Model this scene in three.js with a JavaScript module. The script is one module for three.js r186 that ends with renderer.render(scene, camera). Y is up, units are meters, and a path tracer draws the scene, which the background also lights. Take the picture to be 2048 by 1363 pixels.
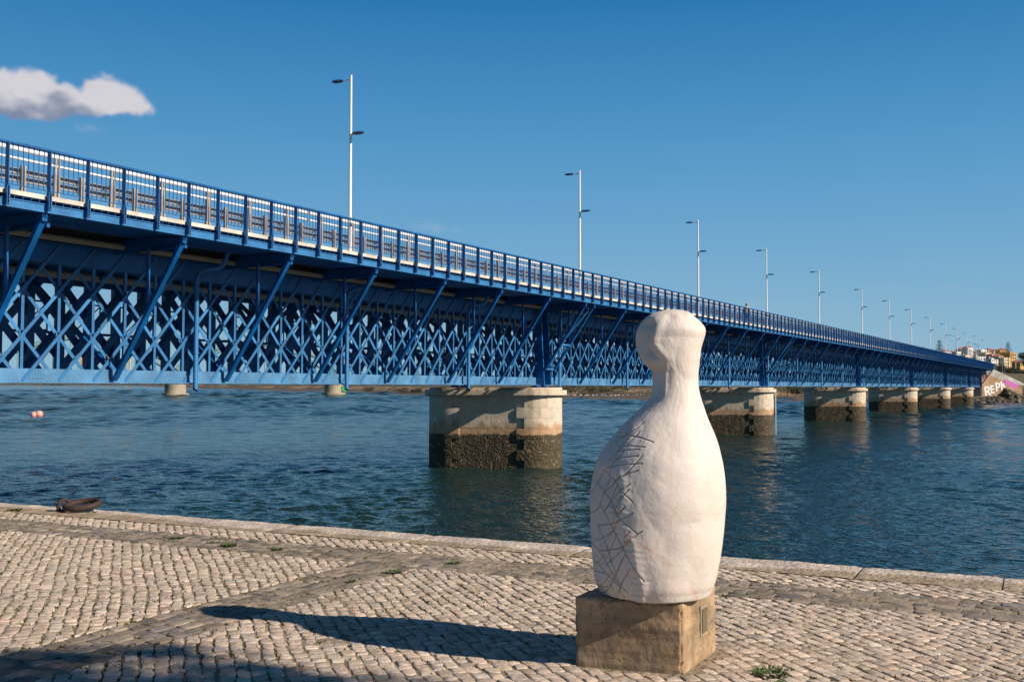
import * as THREE from 'three';
import { mergeGeometries } from 'three/addons/utils/BufferGeometryUtils.js';
import { MarchingCubes } from 'three/addons/objects/MarchingCubes.js';
import { TextGeometry } from 'three/addons/geometries/TextGeometry.js';
import { FontLoader } from 'three/addons/loaders/FontLoader.js';

// World: x runs along the bridge away from the quay, z from the bridge towards the sculpture, y up, the river at y = 0.
const EYE = 4.66, CAMZ = 24.4, TH = 0.50446, PITCH = 0.040307, ROLL = 0.0018, FPX = 2130;
const scene = new THREE.Scene();
const camera = new THREE.PerspectiveCamera(35.484, 1024 / 681, 0.1, 9000);
camera.position.set(0, EYE, CAMZ);
camera.lookAt(Math.cos(TH) * Math.cos(PITCH), EYE + Math.sin(PITCH), CAMZ - Math.sin(TH) * Math.cos(PITCH));
camera.rotateZ(ROLL);
scene.add(camera);
const renderer = new THREE.WebGLRenderer({ antialias: true });
renderer.toneMapping = THREE.LinearToneMapping;
const EXPO = 1.32; renderer.toneMappingExposure = EXPO;
renderer.shadowMap.enabled = true;
const sun = new THREE.DirectionalLight(new THREE.Color().setRGB(1, 0.88, 0.74), 5);
sun.position.set(60 + 16.5, 153.6, 256.5); sun.target.position.set(60, 0, 0);
sun.castShadow = true; sun.shadow.mapSize.set(4096, 4096); sun.shadow.bias = -0.0005;
Object.assign(sun.shadow.camera, { left: -260, right: 260, top: 160, bottom: -160, near: 1, far: 900 });
scene.add(sun, sun.target);

// ---- small maths
function rng(a) { return () => { a |= 0; a = a + 0x6D2B79F5 | 0; let t = Math.imul(a ^ a >>> 15, 1 | a); t = t + Math.imul(t ^ t >>> 7, 61 | t) ^ t; return ((t ^ t >>> 14) >>> 0) / 4294967296; }; }
const clamp = (v, a = 0, b = 1) => Math.min(b, Math.max(a, v)), sstep = (a, b, v) => { const t = clamp((v - a) / (b - a)); return t * t * (3 - 2 * t); }, mix = (a, b, t) => a + (b - a) * t;
const hash = (x, y, z) => { let h = Math.imul(x | 0, 374761393) ^ Math.imul(y | 0, 668265263) ^ Math.imul(z | 0, 1274126177); h = Math.imul(h ^ h >>> 13, 1274126177); return ((h ^ h >>> 16) >>> 0) / 4294967296; };
function vnoise(x, y, z = 0, per = 0) {
  const xi = Math.floor(x), yi = Math.floor(y), zi = Math.floor(z); let fx = x - xi, fy = y - yi, fz = z - zi;
  fx = fx * fx * (3 - 2 * fx); fy = fy * fy * (3 - 2 * fy); fz = fz * fz * (3 - 2 * fz);
  const w = per ? (v) => ((v % per) + per) % per : (v) => v;
  const a = w(xi), b = w(xi + 1), c = w(yi), d = w(yi + 1);
  const l = (k) => mix(mix(hash(a, c, k), hash(b, c, k), fx), mix(hash(a, d, k), hash(b, d, k), fx), fy);
  return fz ? mix(l(zi), l(zi + 1), fz) : l(zi);
}
function fbm(x, y, z, oct = 4, per = 0) { let s = 0, a = 0.5, n = 0; for (let i = 0; i < oct; i++) { s += a * vnoise(x, y, z + i * 17, per); n += a; a *= 0.5; x *= 2; y *= 2; z *= 2; per *= 2; } return s / n; }
// a point of the place seen in a given direction at a given depth (in photograph pixels), used to survey positions
function at(px, py, depth) {
  const a0 = (px - 1024) / FPX, b0 = -(py - 681.5) / FPX, a = a0 - b0 * ROLL, b = b0 + a0 * ROLL, f = Math.cos(PITCH) - b * Math.sin(PITCH), u = Math.sin(PITCH) + b * Math.cos(PITCH);
  return new THREE.Vector3((f * Math.cos(TH) + a * Math.sin(TH)) * depth / f, EYE + u * depth / f, CAMZ + (-f * Math.sin(TH) + a * Math.cos(TH)) * depth / f);
}
const VX = Math.cos(TH), VZ = -Math.sin(TH), RX = Math.sin(TH), RZ = Math.cos(TH);
const toPx = (x, y, z) => { const dx = x, dz = z - CAMZ, fh = dx * VX + dz * VZ, r = dx * RX + dz * RZ, h = y - EYE, dep = fh * Math.cos(PITCH) + h * Math.sin(PITCH); const a = r / dep, b = (h * Math.cos(PITCH) - fh * Math.sin(PITCH)) / dep; return [1024 + FPX * (a + b * ROLL), 681.5 - FPX * (b - a * ROLL), dep]; };

// ---- the sky: a clear gradient by elevation, with one cumulus over the near end of the bridge and a few wisps
{
  const W = 4096, H = 2048, data = new Float32Array(W * H * 4);
  const lin = (c) => c.map((v) => { v /= 255; return v <= 0.04045 ? v / 12.92 : ((v + 0.055) / 1.055) ** 2.4; });
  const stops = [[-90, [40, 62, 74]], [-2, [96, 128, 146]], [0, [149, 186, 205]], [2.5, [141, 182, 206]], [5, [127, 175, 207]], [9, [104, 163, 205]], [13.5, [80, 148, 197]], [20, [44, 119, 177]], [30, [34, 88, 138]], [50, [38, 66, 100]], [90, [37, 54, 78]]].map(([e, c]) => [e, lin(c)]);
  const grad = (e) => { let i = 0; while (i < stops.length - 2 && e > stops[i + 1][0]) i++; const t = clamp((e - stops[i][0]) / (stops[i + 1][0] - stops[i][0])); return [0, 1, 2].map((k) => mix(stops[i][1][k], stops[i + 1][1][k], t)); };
  // cumulus lobes: [azimuth, elevation, radius x, radius y] in degrees, azimuth measured to the right of the bridge view
  const lobes = [[-27.4, 13.7, 2.0, 1.25], [-25.6, 14.0, 1.6, 1.1], [-24.4, 14.2, 1.4, 1.05], [-23.3, 13.9, 1.6, 0.85], [-22.6, 13.7, 2.2, 0.75], [-21.2, 14.4, 1.3, 0.95], [-20.6, 14.1, 1.5, 0.95], [-19.9, 13.8, 1.25, 0.6], [-24.8, 13.3, 2.8, 0.7], [-29.5, 13.9, 2.2, 1.4]];
  const wisps = [[-4.4, 8.35, 0.9, 0.2, 0.4], [-21.9, 12.6, 0.6, 0.16, 0.4], [-3.4, 8.3, 0.9, 0.12, 0.12], [12.9, 4.2, 0.6, 0.15, 0.4], [22.6, 4.85, 0.6, 0.08, 0.3], [23.6, 4.6, 0.5, 0.07, 0.25], [19.6, 5.0, 0.9, 0.07, 0.16]];
  const white = lin([214, 211, 216]), grey = lin([128, 138, 164]), wispc = lin([168, 182, 205]);
  for (let j = 0; j < H; j++) {
    const el = ((j + 0.5) / H - 0.5) * 180, base = grad(el);
    for (let i = 0; i < W; i++) {
      const az0 = ((i + 0.5) / W - 0.5) * 360; // atan2(z, x)
      let az = az0 + TH * 180 / Math.PI; if (az > 180) az -= 360;
      let c = base;
      if (el > 2 && el < 18 && az > -40 && az < 30) {
        const wx = (fbm(az * 1.3 + 40, el * 1.6, 3, 3) - 0.5) * 1.2, wy = (fbm(az * 1.3 + 40, el * 1.6, 23, 3) - 0.5) * 1.1;
        const fine = fbm(az * 2.4 + 90, el * 3.0, 9, 4) - 0.5, soft = fbm(az * 0.9 + 10, el * 1.5, 29, 3) - 0.5;
        let f = -1;
        for (const [a, e, rx, ry] of lobes) { const x = (az + wx * 0.5 - a) / rx, y = (el + wy * 0.45 - e) / (el > e ? ry : ry * 0.85), d = 1 - Math.sqrt(x * x + y * y); f = f < -0.9 ? d : Math.max(f, d) + 0.08 * Math.exp(-8 * Math.abs(f - d)); }
        const cov = sstep(0.0, 0.36, f + fine * 0.3);
        if (cov > 0) {
          const up = clamp((el + soft * 1.2 - 12.75) / 1.7), t = clamp(up * 0.85 + fine * 0.25 + soft * 0.7 + 0.16 * sstep(-24, -20.5, az) * sstep(12.9, 13.6, el));
          c = [0, 1, 2].map((k) => mix(c[k], mix(grey[k], white[k], sstep(0.05, 0.85, t)), cov * 0.96));
        }
        for (const [a, e, rx, ry, o] of wisps) {
          const x = (az + wx * 0.4 - a) / rx, y = (el + wy * 0.15 - e) / ry, d = Math.exp(-(x * x + y * y)) * sstep(-0.25, 0.25, fine + 0.05) * o;
          if (d > 0.01) c = [0, 1, 2].map((k) => mix(c[k], wispc[k], d));
        }
      }
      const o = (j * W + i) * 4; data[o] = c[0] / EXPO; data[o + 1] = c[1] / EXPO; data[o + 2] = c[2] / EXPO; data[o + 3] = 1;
    }
  }
  const t = new THREE.DataTexture(data, W, H, THREE.RGBAFormat, THREE.FloatType);
  t.mapping = THREE.EquirectangularReflectionMapping; t.colorSpace = THREE.LinearSRGBColorSpace; t.magFilter = THREE.LinearFilter; t.minFilter = THREE.LinearFilter; t.wrapS = THREE.RepeatWrapping; t.needsUpdate = true;
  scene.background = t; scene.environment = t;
}

// ---- textures and materials
function tex(n, fn, srgb, rep = 1) {
  const d = new Uint8Array(n * n * 4);
  for (let j = 0; j < n; j++) for (let i = 0; i < n; i++) { const c = fn(i / n, j / n), o = (j * n + i) * 4; d[o] = clamp(c[0]) * 255; d[o + 1] = clamp(c[1]) * 255; d[o + 2] = clamp(c[2]) * 255; d[o + 3] = 255; }
  const t = new THREE.DataTexture(d, n, n); t.wrapS = t.wrapT = THREE.RepeatWrapping; t.magFilter = THREE.LinearFilter; t.minFilter = THREE.LinearMipmapLinearFilter; t.generateMipmaps = true;
  if (srgb) t.colorSpace = THREE.SRGBColorSpace; t.repeat.set(rep, rep); t.needsUpdate = true; return t;
}
const again = (t, rep) => { const c = t.clone(); c.repeat.set(rep, rep); c.needsUpdate = true; return c; };
const grainN = tex(512, (u, v) => { const a = fbm(u * 8, v * 8, 1, 6, 8); return [a, a, a]; });
const mottle = tex(512, (u, v) => { const a = 0.93 + 0.42 * (fbm(u * 5, v * 5, 41, 6, 5) - 0.5) + 0.1 * (vnoise(u * 160, v * 160, 3, 160) - 0.5); return [a, a, a]; }, true);
const pits = tex(512, (u, v) => { const a = fbm(u * 12, v * 12, 5, 5, 12); let p = 0; const g = 22, x = u * g, y = v * g; for (let a1 = -1; a1 < 2; a1++) for (let b1 = -1; b1 < 2; b1++) { const X = Math.floor(x) + a1, Y = Math.floor(y) + b1, wx = ((X % g) + g) % g, wy = ((Y % g) + g) % g; const r = 0.06 + 0.22 * hash(wx, wy, 8) ** 3; const d = Math.hypot(X + hash(wx, wy, 1) - x, Y + hash(wx, wy, 2) - y); p = Math.max(p, hash(wx, wy, 5) > 0.55 ? 1 - sstep(r * 0.6, r, d) : 0); } const s = 0.8 + (a - 0.5) * 0.35 - p * 0.6; return [s, s, s]; });
const L = (r, g, b) => new THREE.Color().setRGB(r, g, b);
const std = (o) => new THREE.MeshStandardMaterial(o);
const M = {
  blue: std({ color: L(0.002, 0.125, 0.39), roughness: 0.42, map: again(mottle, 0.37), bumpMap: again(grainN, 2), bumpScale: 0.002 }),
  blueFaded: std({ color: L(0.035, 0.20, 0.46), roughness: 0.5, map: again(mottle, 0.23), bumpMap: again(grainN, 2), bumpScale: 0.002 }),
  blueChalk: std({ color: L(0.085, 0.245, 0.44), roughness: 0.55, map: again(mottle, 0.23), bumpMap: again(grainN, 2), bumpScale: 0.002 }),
  bluePole: std({ color: L(0.03, 0.12, 0.34), roughness: 0.3 }),
  concrete: std({ color: L(0.66, 0.6, 0.52), roughness: 0.9, map: again(mottle, 0.5), bumpMap: again(grainN, 1), bumpScale: 0.006 }),
  asphalt: std({ color: L(0.05, 0.05, 0.05), roughness: 0.95 }),
  white: std({ color: L(0.8, 0.78, 0.75), roughness: 0.4 }),
  galv: std({ color: L(0.40, 0.375, 0.35), roughness: 0.5, metalness: 0.25, map: again(mottle, 0.6) }),
  galvTan: std({ color: L(0.42, 0.365, 0.30), roughness: 0.55, metalness: 0.15, map: again(mottle, 0.8) }),
  lampWhite: std({ color: L(0.82, 0.78, 0.74), roughness: 0.35 }),
  black: std({ color: L(0.03, 0.03, 0.035), roughness: 0.5 }),
  rust: std({ color: L(0.055, 0.028, 0.019), roughness: 0.75, map: again(mottle, 3), bumpMap: again(grainN, 5), bumpScale: 0.004 }),
  pipeTan: std({ color: L(0.32, 0.27, 0.2), roughness: 0.7 }),
  stoneV: std({ color: 0xffffff, vertexColors: true, roughness: 0.88, map: again(mottle, 1.7), bumpMap: again(grainN, 2.3), bumpScale: 0.012 }),
  coping: std({ color: 0xffffff, vertexColors: true, roughness: 0.85, map: again(mottle, 0.9), bumpMap: again(grainN, 3.5), bumpScale: 0.02 }),
  sand: std({ color: L(0.33, 0.26, 0.18), roughness: 1, map: again(mottle, 1.3), bumpMap: again(grainN, 3), bumpScale: 0.02 }),
  wall: std({ color: L(0.3, 0.27, 0.22), roughness: 0.9, map: again(mottle, 0.3), bumpMap: again(grainN, 0.5), bumpScale: 0.03 }),
  leafV: std({ color: 0xffffff, vertexColors: true, roughness: 0.8, side: THREE.DoubleSide }),
  bark: std({ color: L(0.09, 0.07, 0.05), roughness: 0.95 }),
  vert: std({ color: 0xffffff, vertexColors: true, roughness: 0.85 }),
};
// ---- object helpers
const taken = {};
function numbered(n) { const k = taken[n] = (taken[n] ?? -1) + 1; return k ? `${n}_${String(k).padStart(3, '0')}` : n; }
function tag(o, label, category, group, kind) { if (label) o.userData.label = label; if (category) o.userData.category = category; if (group) o.userData.group = group; if (kind) o.userData.kind = kind; return o; }
function mesh(name, geo, mat, parent) { const m = new THREE.Mesh(geo, mat); m.castShadow = m.receiveShadow = true; m.name = parent ? name : numbered(name); (parent || scene).add(m); return m; }
function group(name, parent, p) { const g = new THREE.Group(); g.name = parent ? name : numbered(name); (parent || scene).add(g); if (p) g.position.set(...p); return g; }
function struct(name, geo, mat) { const m = mesh(name, geo, mat); m.userData.kind = 'structure'; return m; }
function stuff(name, geo, mat, parent, label, category) { const m = mesh(name, geo, mat, parent); m.userData.kind = 'stuff'; if (label) tag(m, label, category); return m; }
function put(m, x, y, z, ry = 0) { m.position.set(x, y, z); m.rotation.y = ry; return m; }
// a box between two corners, uv in metres
function box(x0, y0, z0, x1, y1, z1) {
  const w = x1 - x0, h = y1 - y0, d = z1 - z0, g = new THREE.BoxGeometry(w, h, d); g.translate((x0 + x1) / 2, (y0 + y1) / 2, (z0 + z1) / 2);
  const p = g.attributes.position, n = g.attributes.normal, uv = g.attributes.uv;
  for (let i = 0; i < p.count; i++) { const ax = Math.abs(n.getX(i)), ay = Math.abs(n.getY(i)); uv.setXY(i, ax > 0.5 ? p.getZ(i) : p.getX(i), ay > 0.5 ? p.getZ(i) : p.getY(i)); }
  return g;
}
// a bar of rectangular section from p to q; w across the bar in the plane containing `side`, t along `side`
function bar(p, q, w, t, side = [0, 0, 1]) {
  const a = new THREE.Vector3(...p), b = new THREE.Vector3(...q), d = b.clone().sub(a), len = d.length(); d.normalize();
  let s = new THREE.Vector3(...side); s.addScaledVector(d, -s.dot(d)).normalize(); const u = new THREE.Vector3().crossVectors(d, s);
  const g = box(-w / 2, 0, -t / 2, w / 2, len, t / 2); g.applyMatrix4(new THREE.Matrix4().makeBasis(u, d, s).setPosition(a)); return g;
}
const cyl = (r0, r1, y0, y1, seg = 10) => { const g = new THREE.CylinderGeometry(r1, r0, y1 - y0, seg); g.translate(0, (y0 + y1) / 2, 0); return g; };
function rod(p, q, r, seg = 8) { const a = new THREE.Vector3(...p), b = new THREE.Vector3(...q), d = b.clone().sub(a), g = new THREE.CylinderGeometry(r, r, d.length(), seg); g.applyQuaternion(new THREE.Quaternion().setFromUnitVectors(new THREE.Vector3(0, 1, 0), d.clone().normalize())); const m = a.add(b).multiplyScalar(0.5); g.translate(m.x, m.y, m.z); return g; }
const merged = (list) => mergeGeometries(list.map((g) => { const h = g.index ? g.toNonIndexed() : g; for (const k of Object.keys(h.attributes)) if (!['position', 'normal', 'uv', 'color'].includes(k)) h.deleteAttribute(k); return h; }));
function paint(g, fn) { const p = g.attributes.position, c = new Float32Array(p.count * 3); for (let i = 0; i < p.count; i++) { const v = fn(p.getX(i), p.getY(i), p.getZ(i), i); c[3 * i] = v[0]; c[3 * i + 1] = v[1]; c[3 * i + 2] = v[2]; } g.setAttribute('color', new THREE.BufferAttribute(c, 3)); return g; }
function raw(pos, col, uv, idx) { const g = new THREE.BufferGeometry(); g.setAttribute('position', new THREE.Float32BufferAttribute(pos, 3)); if (col) g.setAttribute('color', new THREE.Float32BufferAttribute(col, 3)); if (uv) g.setAttribute('uv', new THREE.Float32BufferAttribute(uv, 2)); if (idx) g.setIndex(idx); g.computeVertexNormals(); return g; }
// ================= THE SETTING =================
// ---- the river: wind ripples as real relief, finer ripples as bump
{
  const R = rng(5), waves = [];
  for (let i = 0; i < 46; i++) { const lam = 0.42 * Math.pow(11, (i + R()) / 46), dir = 2.75 + (R() - 0.5) * 2.0 * (0.6 + 0.4 * R()), k = 2 * Math.PI / lam; waves.push([k * Math.cos(dir), k * Math.sin(dir), R() * 6.283, lam * 0.0092 * (lam > 0.85 ? (0.85 / lam) ** 1.4 : 1), lam]); }
  const farWaves = []; for (let i = 0; i < 34; i++) { const lam = 1.3 * Math.pow(13, (i + R()) / 34), dir = 2.75 + (R() - 0.5) * 2.2, k = 2 * Math.PI / lam; farWaves.push([k * Math.cos(dir), k * Math.sin(dir), R() * 6.283, lam * 0.0095, lam]); } // longer waves added with distance, so the far water reflects darker sky
  const angs = []; for (let a = -1.45; a < -0.62; a += 0.06) angs.push(a); for (let a = -0.62; a <= 0.62; a += 0.0026) angs.push(a); for (let a = 0.66; a < 1.5; a += 0.06) angs.push(a);
  const radii = [9]; while (radii[radii.length - 1] < 24) radii.push(radii[radii.length - 1] + 0.5); while (radii[radii.length - 1] < 5200) { const r = radii[radii.length - 1]; radii.push(r + Math.max(0.1, 0.0046 * r, r > 900 ? 0.02 * r : 0)); }
  const nA = angs.length, nR = radii.length, pos = new Float32Array(nA * nR * 3), nor = new Float32Array(nA * nR * 3), uv = new Float32Array(nA * nR * 2), idx = new Uint32Array((nA - 1) * (nR - 1) * 6);
  let o = 0;
  for (let j = 0; j < nR; j++) {
    const r = radii[j], cell = Math.max(0.1, 0.0046 * r, r > 900 ? 0.02 * r : 0), cr = Math.max(cell, r * 0.0021);
    const far = sstep(60, 200, r), long = sstep(160, 420, r), act = [...waves, ...farWaves.map((w) => [w[0], w[1], w[2], w[3] * (w[4] > 7 ? long : far), w[4]])].map((w) => [...w, w[3] * sstep(2.0, 4.2, w[4] / cr)]).filter((w) => w[5] > 1e-5);
    for (let i = 0; i < nA; i++) {
      const a = angs[i] - TH, x = r * Math.cos(a), z = CAMZ + r * Math.sin(a); let h = 0, sx = 0, sz = 0;
      const gust = 0.6 + 0.8 * sstep(0.36, 0.66, fbm(x * 0.018 + z * 0.03 + 7, z * 0.022 - x * 0.016, 2, 3)) * 1.0, edge = Math.abs(angs[i]) > 0.62 ? 0 : 1;
      if (edge) for (const w of act) { const ph = w[0] * x + w[1] * z + w[2], A = w[5] * gust, s = Math.sin(ph), c = Math.cos(ph); h += A * s; sx += A * w[0] * c; sz += A * w[1] * c; }
      const il = 1 / Math.sqrt(1 + sx * sx + sz * sz), k = j * nA + i;
      pos[3 * k] = x; pos[3 * k + 1] = h; pos[3 * k + 2] = z; nor[3 * k] = -sx * il; nor[3 * k + 1] = il; nor[3 * k + 2] = -sz * il; uv[2 * k] = x; uv[2 * k + 1] = z;
      if (i < nA - 1 && j < nR - 1) { idx[o++] = k; idx[o++] = k + 1; idx[o++] = k + nA; idx[o++] = k + 1; idx[o++] = k + nA + 1; idx[o++] = k + nA; }
    }
  }
  const g = new THREE.BufferGeometry(); g.setAttribute('position', new THREE.BufferAttribute(pos, 3)); g.setAttribute('normal', new THREE.BufferAttribute(nor, 3)); g.setAttribute('uv', new THREE.BufferAttribute(uv, 2)); g.setIndex(new THREE.BufferAttribute(idx, 1));
  const rip = [], R2 = rng(9); for (let i = 0; i < 44; i++) { const kk = 5 + Math.floor(R2() * 30), an = 2.75 + (R2() - 0.5) * 2.2; rip.push([Math.round(kk * Math.cos(an)), Math.round(kk * Math.sin(an)), R2() * 6.283, 1 / kk]); }
  // slopes of the fine ripples, 4.3 m a tile
  const ripple = tex(512, (u, v) => { let sx = 0, sz = 0; for (const w of rip) { const c = Math.cos(6.28318 * (w[0] * u + w[1] * v) + w[2]) * w[3]; sx += w[0] * c; sz += w[1] * c; } sx *= 0.048; sz *= 0.048; const l = 1 / Math.sqrt(1 + sx * sx + sz * sz); return [0.5 - 0.5 * sx * l, 0.5 - 0.5 * sz * l, 0.5 + 0.5 * l]; });
  struct('water', g, new THREE.MeshPhysicalMaterial({ color: L(0.010, 0.028, 0.028), roughness: 0.08, ior: 1.333, normalMap: again(ripple, 1 / 4.3), normalScale: new THREE.Vector2(1, 1) }));
}
// ---- the far bank: mudflat, scrub and the hill of the town, one sheet that reaches the horizon
const hill = (x, z) => { const d = x * VX + (z - CAMZ) * VZ, r = x * RX + (z - CAMZ) * RZ, px = r / d; return 13 * sstep(620, 1000, d) * sstep(0.33, 0.43, px) + 6 * sstep(1000, 2200, d) * sstep(0.2, 0.45, px); };
{
  const shore = [[3600, -4300], [1992, -2256], [1100, -1180], [681, -661], [530, -470], [422, -332], [370, -255], [322, -187], [295, -140], [284, -110], [280, -80], [276, -50], [280, -32], [288, -18], [292, -9], [296, -3], [303, 3], [318, 9], [345, 20], [420, 60], [520, 200], [800, 700]];
  const away = (i) => { const a = shore[Math.max(0, i - 1)], b = shore[Math.min(shore.length - 1, i + 1)], dx = b[0] - a[0], dz = b[1] - a[1]; let nx = -dz, nz = dx; const l = Math.hypot(nx, nz); nx /= l; nz /= l; if (nx < 0) { nx = -nx; nz = -nz; } const k = 0.6; nx = nx * (1 - k) + 0.9 * k; nz = nz * (1 - k) - 0.25 * k; const m = Math.hypot(nx, nz); return [nx / m, nz / m]; };
  const rows = [[-8, -1], [0, -0.05], [2, 0.15], [14, 0.3], [34, 0.5], [52, 0.8], [58, 1.5], [64, 2.5], [72, 3.4], [84, 4.3], [98, 5.0], [120, 6], [170, 7], [260, 8], [380, 9], [520, 9], [660, 9], [800, 9], [950, 9], [1200, 9], [1700, 9], [2600, 9], [4200, 9]];
  const fineShore = []; for (let i = 0; i < shore.length - 1; i++) { const n = Math.max(2, Math.min(14, Math.round(Math.hypot(shore[i + 1][0] - shore[i][0], shore[i + 1][1] - shore[i][1]) / 5))); for (let k = 0; k < n; k++) { const t = k / n, a = away(i), b = away(i + 1); fineShore.push([mix(shore[i][0], shore[i + 1][0], t), mix(shore[i][1], shore[i + 1][1], t), mix(a[0], b[0], t), mix(a[1], b[1], t), i + t]); } }
  const nI = fineShore.length, pos = [], col = [], uv = [], idx = [];
  rows.forEach(([e, h], j) => fineShore.forEach(([x0, z0, ax, az, s], i) => {
    const wob = (vnoise(i * 0.31, j * 1.7, 4) - 0.5) * Math.min(6, 1 + e * 0.12) * (e > 1 ? 1 : 0.4), rightBank = sstep(15.2, 17, s);
    let x = x0 + ax * (e + wob), z = z0 + az * (e + wob), y = h + (e > 55 ? (vnoise(x * 0.11, z * 0.11, 6) - 0.4) * 1.3 : (vnoise(x * 0.3, z * 0.3, 6) - 0.5) * 0.16);
    if (rightBank > 0) { const steep = e < 0 ? -1 : e < 9 ? e * 0.48 : e < 40 ? 4.3 + (e - 9) * 0.13 : 8.4; y = mix(y, steep + (vnoise(x * 0.2, z * 0.2, 6) - 0.5) * 0.5, rightBank); }
    y += hill(x, z) * sstep(300, 600, e);
    pos.push(x, y, z); uv.push(x, z);
    const n = fbm(x * 0.16, z * 0.16, 8, 4), n2 = fbm(x * 0.7, z * 0.7, 12, 3);
    const mud = [0.10 + 0.03 * n2, 0.075 + 0.02 * n2, 0.055 + 0.012 * n2], sandy = [0.34, 0.23, 0.135], scrub = [0.055 + 0.09 * n, 0.055 + 0.06 * n, 0.025 + 0.02 * n], grass = [0.05, 0.075, 0.02], dry = [0.16, 0.12, 0.065];
    let c = e < 55 ? mud : e < 68 ? (n2 > 0.5 ? sandy : scrub) : (n > 0.52 ? dry : scrub); if (rightBank > 0.5) c = e < 12 ? grass : (n2 > 0.55 ? dry : scrub);
    col.push(...c);
    if (i < nI - 1 && j < rows.length - 1) { const k = j * nI + i; idx.push(k, k + nI, k + 1, k + 1, k + nI, k + nI + 1); }
  }));
  struct('riverbank_terrain', raw(pos, col, uv, idx), std({ vertexColors: true, roughness: 1, side: THREE.DoubleSide, bumpMap: again(grainN, 0.11), bumpScale: 0.9, map: again(mottle, 0.06) }));
}
// ---- low land across the wide water upstream
{
  const pos = [], uv = [], col = [], idx = [], n = 90; for (let j = 0; j < 4; j++) for (let i = 0; i <= n; i++) { const p = at(mix(-900, 330, i / n), 766, [2480, 2500, 2540, 2900][j] + (vnoise(i * 0.4, j) - 0.5) * 60), y = [-1, 1.2, 9, 9][j] + (j > 1 ? vnoise(i * 1.9, j * 3) * 6 : 0); pos.push(p.x, y, p.z); uv.push(p.x, p.z); const f = 0.7 + vnoise(i * 0.7, 5) * 0.6; col.push(0.10 * f, 0.085 * f, 0.055 * f); if (i < n && j < 3) { const k = j * (n + 1) + i; idx.push(k, k + 1, k + n + 1, k + 1, k + n + 2, k + n + 1); } }
  struct('far_shore', raw(pos, col, uv, idx), std({ vertexColors: true, roughness: 1, side: THREE.DoubleSide }));
}
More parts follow.
